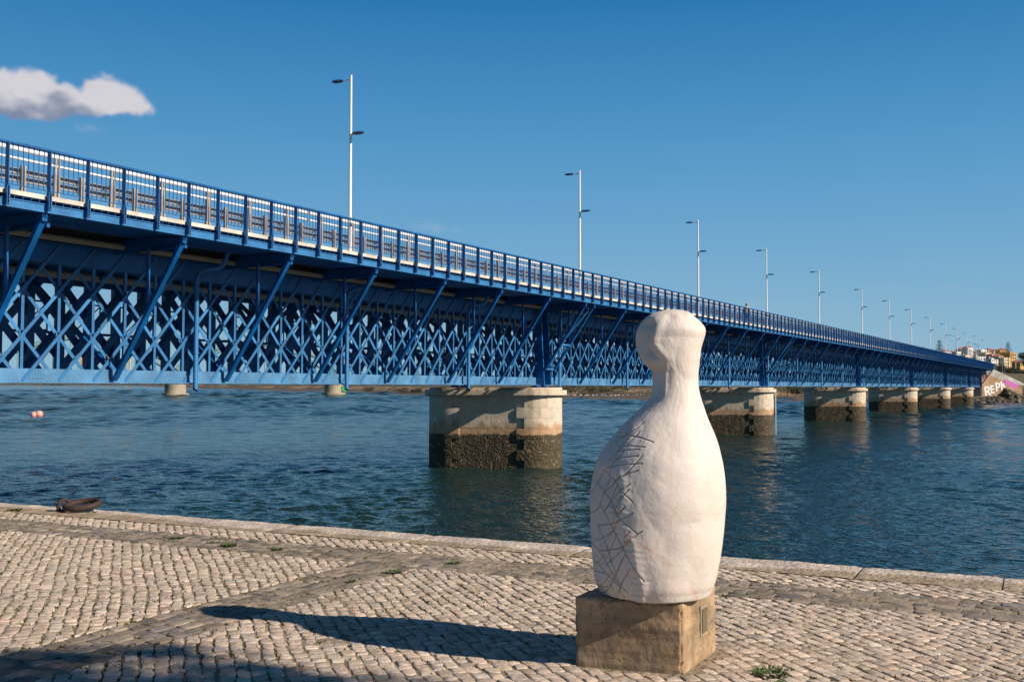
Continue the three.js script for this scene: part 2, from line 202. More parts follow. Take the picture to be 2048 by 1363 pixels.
// ---- the quay: retaining wall, coping blocks and cobbled pavement, in a frame whose x = 0 is the water's edge
const QY = EYE - 1.6, QX = 9.54, QZ = 18, QA = 0.047;
const toQ = (x, z) => { const dx = x - QX, dz = z - QZ; return [dx * Math.cos(QA) - dz * Math.sin(QA), dx * Math.sin(QA) + dz * Math.cos(QA)]; };
const fromQ = (x, z) => [QX + x * Math.cos(QA) + z * Math.sin(QA), QZ - x * Math.sin(QA) + z * Math.cos(QA)];
{
  const q = group('quay_wall', null, [QX, 0, QZ]); q.rotation.y = QA; q.userData.kind = 'structure';
  mesh('wall_body', box(-60, -2, -70, -0.04, QY - 0.30, 60), M.wall, q);
  const R = rng(31);
  const cm = M.coping; let z = -46;
  // coping blocks with worn, irregular upper edges; joints surveyed where the photograph shows them (local z 4.55 and 5.7)
  const joints = [-46]; while (z < 3.0) { z += 1.35 + R() * 0.7; joints.push(z); } joints[joints.length - 1] = 3.15; joints.push(4.56, 5.68, 7.2, 8.9, 10.5, 12, 14);
  for (let i = 0; i < joints.length - 1; i++) {
    const z0 = joints[i] + 0.006, z1 = joints[i + 1] - 0.006, nz = Math.max(6, Math.round((z1 - z0) / 0.06)), nx = 12, W = 0.62;
    const pos = [], col = [], uv = [], idx = [];
    for (let b = 0; b <= nx; b++) for (let a = 0; a <= nz; a++) {
      const u = b / nx, zz = mix(z0, z1, a / nz); let x = -W * u, y = 0;
      const n = fbm(x * 9, zz * 5, 3, 4), m = fbm(x * 2.2 + 9, zz * 0.9, 6, 4);
      y = QY + 0.008 + (n - 0.5) * 0.012 - 0.008 * u; if (b === 0) { x = 0.0; y = QY - 0.3; } else if (b === 1) { x = -0.002 + (n - 0.5) * 0.01; y = QY - 0.02; } else if (b === 2) { x = -0.02 + (n - 0.5) * 0.02; y -= 0.003; }
      if ((a === 0 || a === nz) && b > 1) y -= 0.008;
      pos.push(x, y, zz); uv.push(x, zz);
      // wind-blown earth lies on the landward part of each block, with an uneven outline
      const soil = sstep(-0.05, 0.03, u - 0.52 + (m - 0.5) * 1.1), f = 0.9 + (n - 0.5) * 0.4;
      col.push(...[0.78, 0.65, 0.54].map((c, k) => mix(c, [0.5, 0.375, 0.25][k], soil) * f));
      if (a < nz && b < nx) { const k = b * (nz + 1) + a; idx.push(k, k + nz + 1, k + 1, k + 1, k + nz + 1, k + nz + 2); }
    }
    const g = raw(pos, col, uv, idx); mesh('coping_block', g, cm, q);
  }
  const bed = group('pavement', null, [QX, QY, QZ]); bed.rotation.y = QA; bed.userData.kind = 'structure';
  { const pos = [], uv = [], idx = [], nx = 220, nz = 460; for (let j = 0; j <= nz; j++) for (let i = 0; i <= nx; i++) { const u = i / nx, x = u < 0.94 ? -0.6 - u * 9 : -9.06 - (u - 0.94) * 850, z = mix(-12, 14, j / nz) * (j === 0 || j === nz ? 4.2 : 1); pos.push(x, -0.0065 + (fbm(x * 1.5, z * 1.5, 4, 3) - 0.5) * 0.013 + (fbm(x * 9, z * 9, 14, 2) - 0.5) * 0.006, z); uv.push(x, z); if (i < nx && j < nz) { const k = j * (nx + 1) + i; idx.push(k, k + 1, k + nx + 1, k + 1, k + nx + 2, k + nx + 1); } } const g = raw(pos, null, uv, idx); mesh('joint_sand', g, M.sand, bed); if (g.attributes.normal.getY(500) < 0) M.sand.side = THREE.DoubleSide; }
  // stones: an outline of eight points drawn in from the joint, a rounded shoulder, an uneven crown
  const C45 = Math.SQRT1_2;
  function stone(c4, h, tone, Rr, out) {
    const cx = (c4[0][0] + c4[1][0] + c4[2][0] + c4[3][0]) / 4, cz = (c4[0][1] + c4[1][1] + c4[2][1] + c4[3][1]) / 4, ring = [];
    for (let k = 0; k < 4; k++) { const a = c4[k], b = c4[(k + 1) % 4]; ring.push([a[0] * 0.93 + cx * 0.07, a[1] * 0.93 + cz * 0.07]); const t = 0.35 + Rr() * 0.3, j = (Rr() - 0.5) * 0.012; ring.push([mix(a[0], b[0], t) + j, mix(a[1], b[1], t) + j * (Rr() - 0.5)]); }
    const tx = (Rr() - 0.5) * 0.07, tz = (Rr() - 0.5) * 0.07, v0 = out.pos.length / 3, rings = [[1, -0.045, 0], [0.992, -0.006, 1], [0.95, -0.0012, 1], [0.6, 0.0006, 1]];
    for (const [s, dy, k] of rings) for (let i = 0; i < 8; i++) { const x = cx + (ring[i][0] - cx) * s, z = cz + (ring[i][1] - cz) * s; out.pos.push(x, h + dy + k * ((x - cx) * tx + (z - cz) * tz + (Rr() - 0.5) * 0.0024), z); }
    out.pos.push(cx, h + 0.002 + (Rr() - 0.5) * 0.003, cz);
    for (let i = 0; i < 33; i++) { const f = 1 + (Rr() - 0.5) * 0.1; out.col.push(tone[0] * f, tone[1] * f, tone[2] * f); }
    for (let i = v0; i < v0 + 33; i++) out.uv.push(out.pos[i * 3] + out.su, out.pos[i * 3 + 2] + out.sv);
    for (let r = 0; r < 3; r++) for (let i = 0; i < 8; i++) { const a = v0 + r * 8 + i, b = v0 + r * 8 + (i + 1) % 8; out.idx.push(a, a + 8, b, b, a + 8, b + 8); }
    for (let i = 0; i < 8; i++) out.idx.push(v0 + 24 + i, v0 + 32, v0 + 24 + (i + 1) % 8);
  }
  const Rr = rng(77), all = [];
  const B1 = [-1.79, -1.13], B2 = [0.46, 1.06]; // the two grey bands: along the edge, and across it
  const plinth = [[5.49, 21.70], [5.63, 22.41], [6.35, 22.40], [6.22, 21.68]].map((p) => toQ(...p));
  const inPlinth = (x, z) => { let s = 0; for (let k = 0; k < 4; k++) { const a = plinth[k], b = plinth[(k + 1) % 4]; s += Math.sign((b[0] - a[0]) * (z - a[1]) - (b[1] - a[1]) * (x - a[0])); } return Math.abs(s) === 4; };
  const lightTone = () => { const t = Rr(), v = 0.9 + Rr() * 0.2; const c = t < 0.62 ? [0.62, 0.49, 0.385] : t < 0.86 ? [0.60, 0.495, 0.405] : [0.53, 0.405, 0.31]; return c.map((q1) => q1 * v); };
  const greyTone = () => { const v = 0.7 + Rr() * 0.6, c = Rr() < 0.7 ? [0.31, 0.25, 0.19] : [0.22, 0.19, 0.165]; return c.map((q1) => q1 * v); };
  const seen = (x, z, mar) => { const [wx, wz] = fromQ(x, z), d = wx * VX + (wz - CAMZ) * VZ; if (d < 2.5) return false; const p = toPx(wx, QY, wz); return p[0] > -mar && p[0] < 2048 + mar && p[1] < 1363 + mar * 1.2; };
  const wav = (j, u) => 0.022 * (vnoise(u * 2.1 + 7, j * 0.23, 5) - 0.5) + 0.012 * (vnoise(u * 7, j * 1.9, 15) - 0.5) + 0.10 * (vnoise(u * 0.35 + 3, j * 0.03, 25) - 0.5);
  const CW = 0.087;
  for (let j = -190; j < 240; j++) {
    const cw = (k) => k * CW + (hash(k, 5, 5) - 0.5) * 0.012; let u = -14 + Rr() * 0.1;
    while (u < 14) {
      const len = 0.08 + Rr() * 0.055, g0 = 0.0025 + Rr() * 0.003, sh = (Rr() - 0.5) * 0.018, vA = cw(j), vB = cw(j + 1), um = u + len / 2, xm = (um - (vA + vB) / 2) * C45, zm = -(um + (vA + vB) / 2) * C45;
      // columns run along (1, -1), away from the viewer and to the left
      if (xm < -0.62 && xm > -11 && seen(xm, zm, 420) && !inPlinth(xm, zm)) {
        const inB1 = xm > B1[0] && xm < B1[1], inB2 = zm > B2[0] && zm < B2[1] && xm < B1[1];
        if (!inB1 && !inB2) {
          const gv = 0.0028 + Rr() * 0.004, q4 = [[u + g0, vA + wav(j, u) + gv], [u + g0, vB + wav(j + 1, u) - gv], [u + len - g0, vB + wav(j + 1, u + len) - gv], [u + len - g0, vA + wav(j, u + len) + gv]].map(([a, b]) => {
            a += (Rr() - 0.5) * 0.016; b += sh + (Rr() - 0.5) * 0.013; let x = (a - b) * C45, z = -(a + b) * C45;
            if (x > -0.63) x = -0.63; if (xm > B1[1] && x < B1[1] + 0.006) x = B1[1] + 0.006; if (xm < B1[0] && x > B1[0] - 0.006) x = B1[0] - 0.006;
            if (xm < B1[1]) { if (zm <= B2[0] && z > B2[0] - 0.006) z = B2[0] - 0.006; if (zm >= B2[1] && z < B2[1] + 0.006) z = B2[1] + 0.006; } return [x, z];
          }).reverse();
          all.push([q4, (Rr() - 0.5) * 0.005, lightTone(), xm, zm]);
        }
      }
      u += len;
    }
  }
  const bandStones = (a0, a1, b0, b1, alongX) => { const n = 5, w = (b1 - b0) / n; for (let k = 0; k < n; k++) { let a = a0 + Rr() * 0.2; while (a < a1) { const len = 0.11 + Rr() * 0.1, g1 = 0.003 + Rr() * 0.004; let q4 = [[a + g1, b0 + k * w + g1], [a + len - g1, b0 + k * w + g1], [a + len - g1, b0 + (k + 1) * w - g1], [a + g1, b0 + (k + 1) * w - g1]].map(([p, s]) => [p + (Rr() - 0.5) * 0.024, s + (Rr() - 0.5) * 0.02]); if (!alongX) q4 = q4.map(([p, s]) => [s, p]); const cx = (q4[0][0] + q4[2][0]) / 2, cz = (q4[0][1] + q4[2][1]) / 2; if (alongX) q4.reverse(); if (seen(cx, cz, 420)) all.push([q4, (Rr() - 0.5) * 0.009 - 0.002, greyTone(), cx, cz]); a += len; } } };
  bandStones(-12, 13, B1[0], B1[1], false); bandStones(-11, B1[0], B2[0], B2[1], true);
  // the largest 300 in view are stones of their own; the rest are one mass of stones
  const size = (s) => { const P = s[0].map(([x, z]) => { const [wx, wz] = fromQ(x, z); return toPx(wx, QY, wz); }); if (P.some((p) => p[0] < 0 || p[0] > 2048 || p[1] > 1363)) return 0; let A = 0; for (let k = 0; k < 4; k++) { const a = P[k], b = P[(k + 1) % 4]; A += a[0] * b[1] - a[1] * b[0]; } return Math.abs(A); };
  const order = all.map((s, i) => [size(s), i]).sort((a, b) => b[0] - a[0]), single = new Set(order.slice(0, 300).map((o) => o[1]));
  const mass = { pos: [], col: [], uv: [], idx: [] };
  all.forEach((s, i) => {
    const own = single.has(i), out = own ? { pos: [], col: [], uv: [], idx: [] } : mass; out.su = Rr() * 9; out.sv = Rr() * 9; stone(s[0], s[1], s[2], Rr, out);
    if (own) { let gx = s[3], gz = s[4]; for (let k = 0; k < out.pos.length; k += 3) { out.pos[k] -= gx; out.pos[k + 2] -= gz; } const m = mesh('cobble', raw(out.pos, out.col, out.uv, out.idx), M.stoneV, bed); m.position.set(gx, 0, gz); }
  });
  stuff('cobbles', raw(mass.pos, mass.col, mass.uv, mass.idx), M.stoneV, bed);
  M.stoneV.side = THREE.DoubleSide;
  console.log('stones', all.length);
  // moss and seedlings rooted in the joints
  const mp = [], mc = [], Rm = rng(4);
  all.forEach((s) => {
    const dens = fbm(s[3] * 0.7 + 3, s[4] * 0.7, 2, 3), n = Rm() < 0.3 + 1.3 * sstep(0.42, 0.7, dens) ? 1 + (Rm() * 2.2 | 0) : 0;
    for (let k = 0; k < n; k++) {
      const c = s[0][Rm() * 4 | 0], e = s[0][Rm() * 4 | 0], t = Rm() * 0.8, x = mix(c[0], e[0], t) + (c[0] - s[3]) * 0.12, z = mix(c[1], e[1], t) + (c[1] - s[4]) * 0.12, r = 0.006 + Rm() * 0.011, g = Rm();
      for (let b = 0; b < 7; b++) { const a = Rm() * 6.28, l = r * (0.6 + Rm()), hh = 0.003 + Rm() * 0.011, px = x + (Rm() - 0.5) * r * 2, pz = z + (Rm() - 0.5) * r * 2; mp.push(px - Math.sin(a) * l * 0.6, -0.012, pz + Math.cos(a) * l * 0.6, px + Math.sin(a) * l * 0.6, -0.014, pz - Math.cos(a) * l * 0.6, px + Math.cos(a) * l, hh - 0.004, pz + Math.sin(a) * l); for (let q1 = 0; q1 < 3; q1++) mc.push(0.045 + 0.05 * g, 0.06 + 0.035 * g, 0.014); }
    }
  });
  stuff('joint_moss', raw(mp, mc, null, null), M.leafV, bed);
}
// ================= THE BRIDGE =================
const bridge = tag(group('lattice_bridge'), 'long blue steel lattice girder road bridge with railings and slanting walkway struts', 'bridge');
const bridgeY = (x) => -0.09 - 0.00205 * x; bridge.position.y = -0.09; bridge.rotation.z = -0.00205; // the deck falls gently towards the far bank
const SPAN = 44.5, P0 = 53.2, PIERS = [-1, 0, 1, 2, 3, 4, 5].map((k) => P0 + SPAN * k), XEND = 304.5, XBEG = -14, E = EYE;
{
  const TZ = -3.2, FZ = -8.5, PAN = 43.8 / 35, H1 = 1.38, YB = E + 0.2, YT = YB + 3 * H1;
  const near = group('near_truss', bridge), far = group('far_truss', bridge), walk = group('walkway', bridge), rails = group('railing', bridge), guard = group('guard_rail', bridge), deck = group('road_deck', bridge);
  const spans = [[-36.3, 43.8]]; PIERS.forEach((p, i) => { const a = p + 0.35, b = i < 6 ? p + SPAN - 0.35 : XEND - 1; spans.push([a, b - a]); }); spans.shift();
  // angle sections: a flange in the truss plane and an outstanding leg
  const angle = (p, q, w, out) => merged([bar(p, q, w, 0.016, [0, 0, 1]), bar([p[0], p[1], p[2] - 0.033 * out], [q[0], q[1], q[2] - 0.033 * out], 0.018, 0.05, [0, 0, 1])]);
  const vertN = merged([bar([0, YB + 0.1, 0], [0, YT - 0.2, 0], 0.1, 0.016), bar([0, YB + 0.1, -0.06], [0, YT - 0.2, -0.06], 0.02, 0.11)]), vertF = bar([0, YB + 0.1, 0], [0, YT - 0.2, 0], 0.3, 0.22);
  const dn = [angle([0, YB, 0], [3 * PAN, YT, 0], 0.105, 1), angle([0, YT, 0], [3 * PAN, YB, 0], 0.105, 1)], df = [bar([0, YB, 0], [3 * PAN, YT, 0], 0.28, 0.08), bar([0, YT, 0], [3 * PAN, YB, 0], 0.28, 0.08)];
  const gusset = merged([box(-0.1, -0.1, -0.03, 0.1, 0.1, -0.012)]);
  const massN = [], massF = [];
  spans.forEach(([x0, len], si) => {
    const np = Math.round(len / PAN), soloN = si < 3, soloF = si < 1;
    for (let i = 0; i <= np; i++) {
      const x = x0 + i * PAN;
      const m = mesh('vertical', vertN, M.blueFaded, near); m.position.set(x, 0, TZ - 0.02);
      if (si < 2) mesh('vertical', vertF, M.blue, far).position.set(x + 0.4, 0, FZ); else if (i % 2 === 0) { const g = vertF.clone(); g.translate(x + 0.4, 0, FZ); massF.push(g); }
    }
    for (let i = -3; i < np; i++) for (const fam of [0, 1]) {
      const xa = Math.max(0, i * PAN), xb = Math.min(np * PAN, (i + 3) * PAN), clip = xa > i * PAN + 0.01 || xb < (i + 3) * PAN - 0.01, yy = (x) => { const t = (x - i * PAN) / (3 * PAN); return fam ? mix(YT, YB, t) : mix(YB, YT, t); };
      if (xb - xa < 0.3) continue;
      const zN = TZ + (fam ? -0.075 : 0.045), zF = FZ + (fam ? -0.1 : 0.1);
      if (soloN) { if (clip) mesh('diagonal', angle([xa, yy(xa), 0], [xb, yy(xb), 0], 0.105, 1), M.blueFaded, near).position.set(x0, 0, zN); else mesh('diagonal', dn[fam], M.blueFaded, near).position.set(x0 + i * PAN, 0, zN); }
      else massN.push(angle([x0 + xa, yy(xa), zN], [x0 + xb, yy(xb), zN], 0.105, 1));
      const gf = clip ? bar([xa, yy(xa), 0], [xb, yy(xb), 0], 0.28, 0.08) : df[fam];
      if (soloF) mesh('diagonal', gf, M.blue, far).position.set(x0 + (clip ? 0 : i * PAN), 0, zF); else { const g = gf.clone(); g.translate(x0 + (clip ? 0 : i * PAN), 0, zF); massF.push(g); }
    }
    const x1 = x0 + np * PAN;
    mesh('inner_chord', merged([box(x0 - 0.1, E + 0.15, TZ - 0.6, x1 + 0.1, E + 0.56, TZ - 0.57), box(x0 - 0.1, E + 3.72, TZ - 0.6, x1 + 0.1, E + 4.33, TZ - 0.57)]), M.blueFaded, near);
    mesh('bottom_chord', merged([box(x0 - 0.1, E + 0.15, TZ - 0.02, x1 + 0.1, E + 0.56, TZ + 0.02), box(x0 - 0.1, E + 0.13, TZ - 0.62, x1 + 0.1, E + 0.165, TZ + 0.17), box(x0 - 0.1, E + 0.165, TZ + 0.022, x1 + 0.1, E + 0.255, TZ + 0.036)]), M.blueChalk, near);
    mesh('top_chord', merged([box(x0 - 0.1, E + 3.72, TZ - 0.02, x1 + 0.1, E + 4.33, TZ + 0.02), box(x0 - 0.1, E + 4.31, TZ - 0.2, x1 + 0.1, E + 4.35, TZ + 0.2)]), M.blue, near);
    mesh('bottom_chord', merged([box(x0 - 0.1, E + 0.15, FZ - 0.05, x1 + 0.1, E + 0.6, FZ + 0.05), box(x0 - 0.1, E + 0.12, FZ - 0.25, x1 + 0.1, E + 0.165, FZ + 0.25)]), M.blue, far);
    mesh('top_chord', box(x0 - 0.1, E + 3.7, FZ - 0.05, x1 + 0.1, E + 4.34, FZ + 0.05), M.blue, far);  // far truss in the darker blue, its shade put into the colour
    // splice plates and rivet rows on the sunlit chord
    for (let k = 2; k < np; k += 7) if (si < 3) mesh('splice_plate', box(-0.27, E + 0.26, 0, 0.27, E + 0.545, 0.012), M.blueChalk, near).position.set(x0 + k * PAN + 0.5, 0, TZ + 0.02);
    // node plates where the bars cross on the posts
    if (si < 2) for (let i = 1; i < np; i++) for (const k of [1, 2]) { const m = mesh('node_plate', gusset, M.blueFaded, near); m.position.set(x0 + i * PAN, YB + k * H1, TZ); }
    // lower wind bracing and sway frames between the two trusses, cross girders above
    for (let k = 0; k * 4.94 < len; k++) {
      const xs = x0 + k * 4.94;
      mesh('cross_girder', merged([box(xs - 0.05, E + 4.32, FZ - 3.0, xs + 0.05, E + 4.72, -0.35), box(xs - 0.09, E + 4.30, FZ, xs + 0.09, E + 4.318, TZ)]), M.blue, deck);
      if (si < 4) { mesh('sway_brace', merged([bar([xs, E + 0.4, TZ - 0.2], [xs, E + 4.2, FZ + 0.2], 0.16, 0.1, [1, 0, 0]), bar([xs, E + 4.2, TZ - 0.2], [xs, E + 0.4, FZ + 0.2], 0.16, 0.1, [1, 0, 0])]), M.blue, deck); mesh('wind_brace', merged([bar([xs, E + 0.32, TZ - 0.2], [xs + 4.94, E + 0.32, FZ + 0.2], 0.14, 0.1, [0, 1, 0]), bar([xs, E + 0.45, FZ + 0.2], [xs + 4.94, E + 0.45, TZ - 0.2], 0.14, 0.1, [0, 1, 0]), box(xs - 0.1, E + 0.28, FZ, xs + 0.1, E + 0.55, TZ - 0.1)]), M.blue, deck); }
    }
  });
  { const riv = []; const r0 = new THREE.CylinderGeometry(0.016, 0.02, 0.014, 6).rotateX(Math.PI / 2); for (let x = 14; x < 60; x += 0.155) { const g = r0.clone(); g.translate(x, E + 0.21, TZ + 0.042); riv.push(g); } spans.slice(0, 2).forEach(([x0]) => { for (let k = 2; k < 35; k += 7) for (let a = 0; a < 6; a++) for (let b = 0; b < 4; b++) { const g = r0.clone(); g.translate(x0 + k * PAN + 0.27 + a * 0.09, E + 0.29 + b * 0.075, TZ + 0.038); riv.push(g); } }); stuff('rivets', merged(riv), M.blueChalk, near); }
  stuff('distant_diagonals', merged(massN), M.blueFaded, near); stuff('distant_bracing', merged(massF), M.blue, far);
  // end posts and bearings over every pier, the paired struts there with their ties
  const endPost = (() => { const s = new THREE.Shape(); s.moveTo(0, E + 0.16); s.lineTo(0.5, E + 0.16); s.lineTo(0.26, E + 4.3); s.lineTo(0, E + 4.3); const g = new THREE.ExtrudeGeometry(s, { depth: 0.09, bevelEnabled: false }); g.rotateY(-Math.PI / 2); return g; })();
  const strutAt = (y0, z0) => merged([bar([0, y0, z0], [0, E + 4.6, -0.1], 0.11, 0.13, [1, 0, 0]), bar([0, y0 + 0.04, z0 + 0.09], [0, E + 4.56, -0.02], 0.014, 0.17, [1, 0, 0]), box(-0.075, E + 4.42, -0.33, 0.075, E + 4.66, -0.05)]);
  const strut = strutAt(E + 0.24, TZ + 0.16), strutP = strutAt(E + 0.98, TZ + 0.62), hanger = merged([box(-0.045, E + 2.35, -1.66, 0.045, E + 4.66, -1.57)]), bolt = merged([0, 1, 2].map((k) => { const g = new THREE.CylinderGeometry(0.016, 0.016, 0.02, 6).rotateX(Math.PI / 2); g.translate(0.03, E + 4.72 + k * 0.085, 0.155); return g; }));
  const bracket = (() => { const s = new THREE.Shape(); s.moveTo(0.04, E + 4.5); s.lineTo(-TZ, E + 4.24); s.lineTo(-TZ, E + 4.66); s.lineTo(0.04, E + 4.66); const g = new THREE.ExtrudeGeometry(s, { depth: 0.03, bevelEnabled: false }); g.rotateY(Math.PI / 2); return g; })();
  for (const p of [...PIERS, XEND - 0.5]) for (const s of [-1, 1]) {
    mesh('end_post', endPost, M.blue, near).position.set(p + 0.42 * s + 0.045, 0, TZ + 0.03);
    mesh('strut', strutP, M.blue, walk).position.set(p + 0.55 * s, 0, 0); mesh('bracket', bracket, M.blue, walk).position.set(p + 0.55 * s, 0, 0); mesh('hanger', hanger, M.blue, walk).position.set(p + 0.55 * s, 0, 0);
    for (const z of [TZ, FZ]) mesh('bearing', merged([box(-0.2, E + 0.0, -0.22, 0.2, E + 0.07, 0.22), box(-0.13, E + 0.07, -0.15, 0.13, E + 0.13, 0.15)]), M.bluePole, near).position.set(p + 0.45 * s, 0, z);
    if (s > 0) mesh('strut_tie', merged([box(p - 0.6, E + 0.99, TZ + 0.55, p + 0.6, E + 1.07, TZ + 0.68), box(p - 0.6, E + 2.33, -1.68, p + 0.6, E + 2.41, -1.55), bar([p - 0.55, E + 1.05, TZ + 0.6], [p + 0.55, E + 2.35, -1.62], 0.07, 0.03, [1, 0, 0]), bar([p - 0.55, E + 2.4, -1.6], [p + 0.55, E + 4.4, -0.3], 0.07, 0.03, [1, 0, 0])]), M.blueFaded, walk);
  }
  for (const p of PIERS) for (let k = 1; k < 9; k++) { const x = p + k * SPAN / 9; if (x > XEND - 1) continue; mesh('strut', strut, M.blue, walk).position.x = x; mesh('hanger', hanger, M.blue, walk).position.x = x; mesh('bracket', bracket, M.blue, walk).position.x = x; }
  // walkway: concrete edge slab, slotted rib zone, fascia beam
  const slabStep = SPAN / 9;
  for (let x = P0 - 14 * slabStep, k = 0; x < XEND; x += slabStep, k++) mesh('edge_slab', box(x + 0.006, E + 4.98, -2.3, Math.min(XEND, x + slabStep) - 0.006, E + 5.1, 0.0), M.concrete, walk);
  mesh('fascia_beam', merged([box(XBEG, E + 4.665, -0.05, XEND, E + 4.845, -0.01), box(XBEG, E + 4.845, -0.3, XEND, E + 4.868, 0.015), box(XBEG, E + 4.64, -0.3, XEND, E + 4.665, 0.01)]), M.blueFaded, walk);
  { const ribs = [], rb = box(-0.007, E + 4.868, -0.5, 0.007, E + 4.98, -0.005); for (let x = XBEG; x < XEND; x += 0.2472) { const g = rb.clone(); g.translate(x, 0, 0); ribs.push(g); } stuff('deck_ribs', merged(ribs), M.blue, walk); mesh('deck_plate', box(XBEG, E + 4.7, -2.25, XEND, E + 4.976, -0.52), M.blue, walk); }
  // railing: flat posts, seven balusters a panel, top and bottom rails
  const PP = SPAN / 36, post = merged([box(-0.014, E + 4.67, 0.02, 0.014, E + 6.25, 0.16), box(-0.05, E + 4.67, 0.145, 0.05, E + 5.16, 0.16)]), bal = box(-0.009, E + 5.22, 0.07, 0.009, E + 6.25, 0.088), extra = [];
  let nb = 0;
  for (let k = -54; P0 + k * PP < XEND - 0.2; k++) {
    const x = P0 + k * PP; const ps = mesh('post', post, M.blue, rails); ps.position.x = x;
    if (x > 10 && x < 60) mesh('bolts', bolt, M.galv, ps);
    for (let b = 1; b < 8; b++) { const xb = x + b * PP / 8; if (xb > 15.5 && nb < 300) { nb++; mesh('baluster', bal, M.blue, rails).position.x = xb; } else { const g = bal.clone(); g.translate(xb, 0, 0); extra.push(g); } }
  }
  stuff('distant_balusters', merged(extra), M.blue, rails);
  mesh('top_rail', box(XBEG, E + 6.25, 0.01, XEND, E + 6.305, 0.17), M.blue, rails); mesh('bottom_rail', box(XBEG, E + 5.2, 0.065, XEND, E + 5.22, 0.093), M.blue, rails);
  mesh('end_panel', box(XEND, E + 4.66, -0.2, XEND + 1.2, E + 6.3, 0.17), M.blue, rails);
  // inner guard rail between walkway and road: tall twin stanchions carrying white tubes, short posts carrying channels
  const GZ = -2.2, tall = (() => { const pl = (o) => { const s = new THREE.Shape(); s.moveTo(-0.045 + o, E + 5.1); s.lineTo(0.045 + o, E + 5.1); s.lineTo(0.03 + o * 0.7, E + 6.68); s.lineTo(-0.03 + o * 0.7, E + 6.68); const g = new THREE.ExtrudeGeometry(s, { depth: 0.09, bevelEnabled: false }); return g; }; return merged([pl(-0.065), pl(0.065), box(-0.12, E + 5.1, -0.05, 0.12, E + 5.13, 0.16)]); })();
  const short = merged([box(-0.07, E + 5.1, 0, -0.02, E + 6.3, 0.09), box(0.02, E + 5.1, 0, 0.07, E + 6.3, 0.09)]);
  for (let k = -6; 18.55 + k * 2.006 < XEND; k++) { const x = 18.55 + k * 2.006; mesh('tall_stanchion', tall, M.galvTan, guard).position.set(x, 0, GZ); if (x + 1.003 < XEND) mesh('short_post', short, M.galvTan, guard).position.set(x + 1.003, 0, GZ - 0.14); }
  const tube = (y, z, r) => { const g = new THREE.CylinderGeometry(r, r, XEND - XBEG, 10).rotateZ(Math.PI / 2); g.translate((XEND + XBEG) / 2, y, z); return g; };
  mesh('upper_tube', tube(E + 6.71, GZ + 0.05, 0.062), M.white, guard); mesh('middle_tube', tube(E + 6.44, GZ + 0.05, 0.036), M.white, guard);
  for (const y of [6.14, 5.925]) mesh('guard_channel', merged([box(XBEG, E + y - 0.075, GZ - 0.3, XEND, E + y + 0.075, GZ - 0.28), box(XBEG, E + y + 0.06, GZ - 0.28, XEND, E + y + 0.075, GZ - 0.16), box(XBEG, E + y - 0.075, GZ - 0.28, XEND, E + y - 0.06, GZ - 0.23)]), M.galv, guard);
  // roadway and the far walkway
  mesh('road_slab', box(XBEG, E + 4.74, -9.4, XEND + 8, E + 5.28, -2.45), M.asphalt, deck); mesh('far_walkway_slab', box(XBEG, E + 4.7, -11.7, XEND, E + 5.1, -9.41), M.concrete, deck);
  mesh('far_parapet', merged([box(XBEG, E + 6.24, -11.72, XEND, E + 6.3, -11.6), box(XBEG, E + 5.2, -11.68, XEND, E + 5.23, -11.64), ...Array.from({ length: 120 }, (_, k) => box(10 + k * 2.47, E + 4.7, -11.74, 10.04 + k * 2.47, E + 6.25, -11.6))]), M.blue, deck);
  mesh('service_pipe', (() => { const g = tube(E + 3.55, -4.3, 0.13); return g; })(), M.pipeTan, deck); mesh('service_pipe', tube(E + 4.45, -2.75, 0.1), M.pipeTan, deck);
  // inspection catwalk hung on the far truss
  { const l = [box(6, E + 3.16, -10.1, 120, E + 3.22, -10.04), box(6, E + 2.0, -10.1, 120, E + 2.08, -9.7)]; for (let x = 6, k = 0; x < 119; x += 1.2, k++) { l.push(box(x - 0.025, E + 2.05, -10.09, x + 0.025, E + 3.2, -10.05)); l.push(k % 2 ? bar([x, E + 3.15, -10.07], [x + 1.2, E + 2.1, -10.07], 0.04, 0.03) : bar([x, E + 2.1, -10.07], [x + 1.2, E + 3.15, -10.07], 0.04, 0.03)); if (k % 4 === 0) l.push(bar([x, E + 2.04, -9.9], [x, E + 2.04, -8.5], 0.06, 0.06, [0, 1, 0])); } mesh('inspection_catwalk', merged(l), M.blue, deck); }
  // rain downpipes, cut slantwise below the chord
  for (const x of [26.8, 35.2, 44.9, 55.0, 65.0, 76, 87, 99, 110, 121, 132, 145, 156, 167, 178, 190, 201, 212, 223, 235, 246, 257, 268, 280, 291]) {
    const low = cyl(0.085, 0.085, E + 0.0, E + 3.1, 12); { const p = low.attributes.position; for (let i = 0; i < p.count; i++) if (p.getY(i) < E + 0.5) p.setY(i, E - 0.08 - p.getX(i) * 0.7); }
    const up = new THREE.TubeGeometry(new THREE.CatmullRomCurve3([new THREE.Vector3(0, E + 3.05, 0), new THREE.Vector3(0, E + 3.7, 0), new THREE.Vector3(0.1, E + 4.0, 0.12), new THREE.Vector3(0.55, E + 4.2, 0.6), new THREE.Vector3(0.7, E + 4.7, 0.75)]), 14, 0.085, 10);
    mesh('downpipe', merged([low, up, cyl(0.1, 0.1, E + 1.15, E + 1.22, 12), cyl(0.1, 0.1, E + 3.0, E + 3.08, 12)]), M.blueFaded, bridge).position.set(x, 0, TZ + 0.36);
  }
}
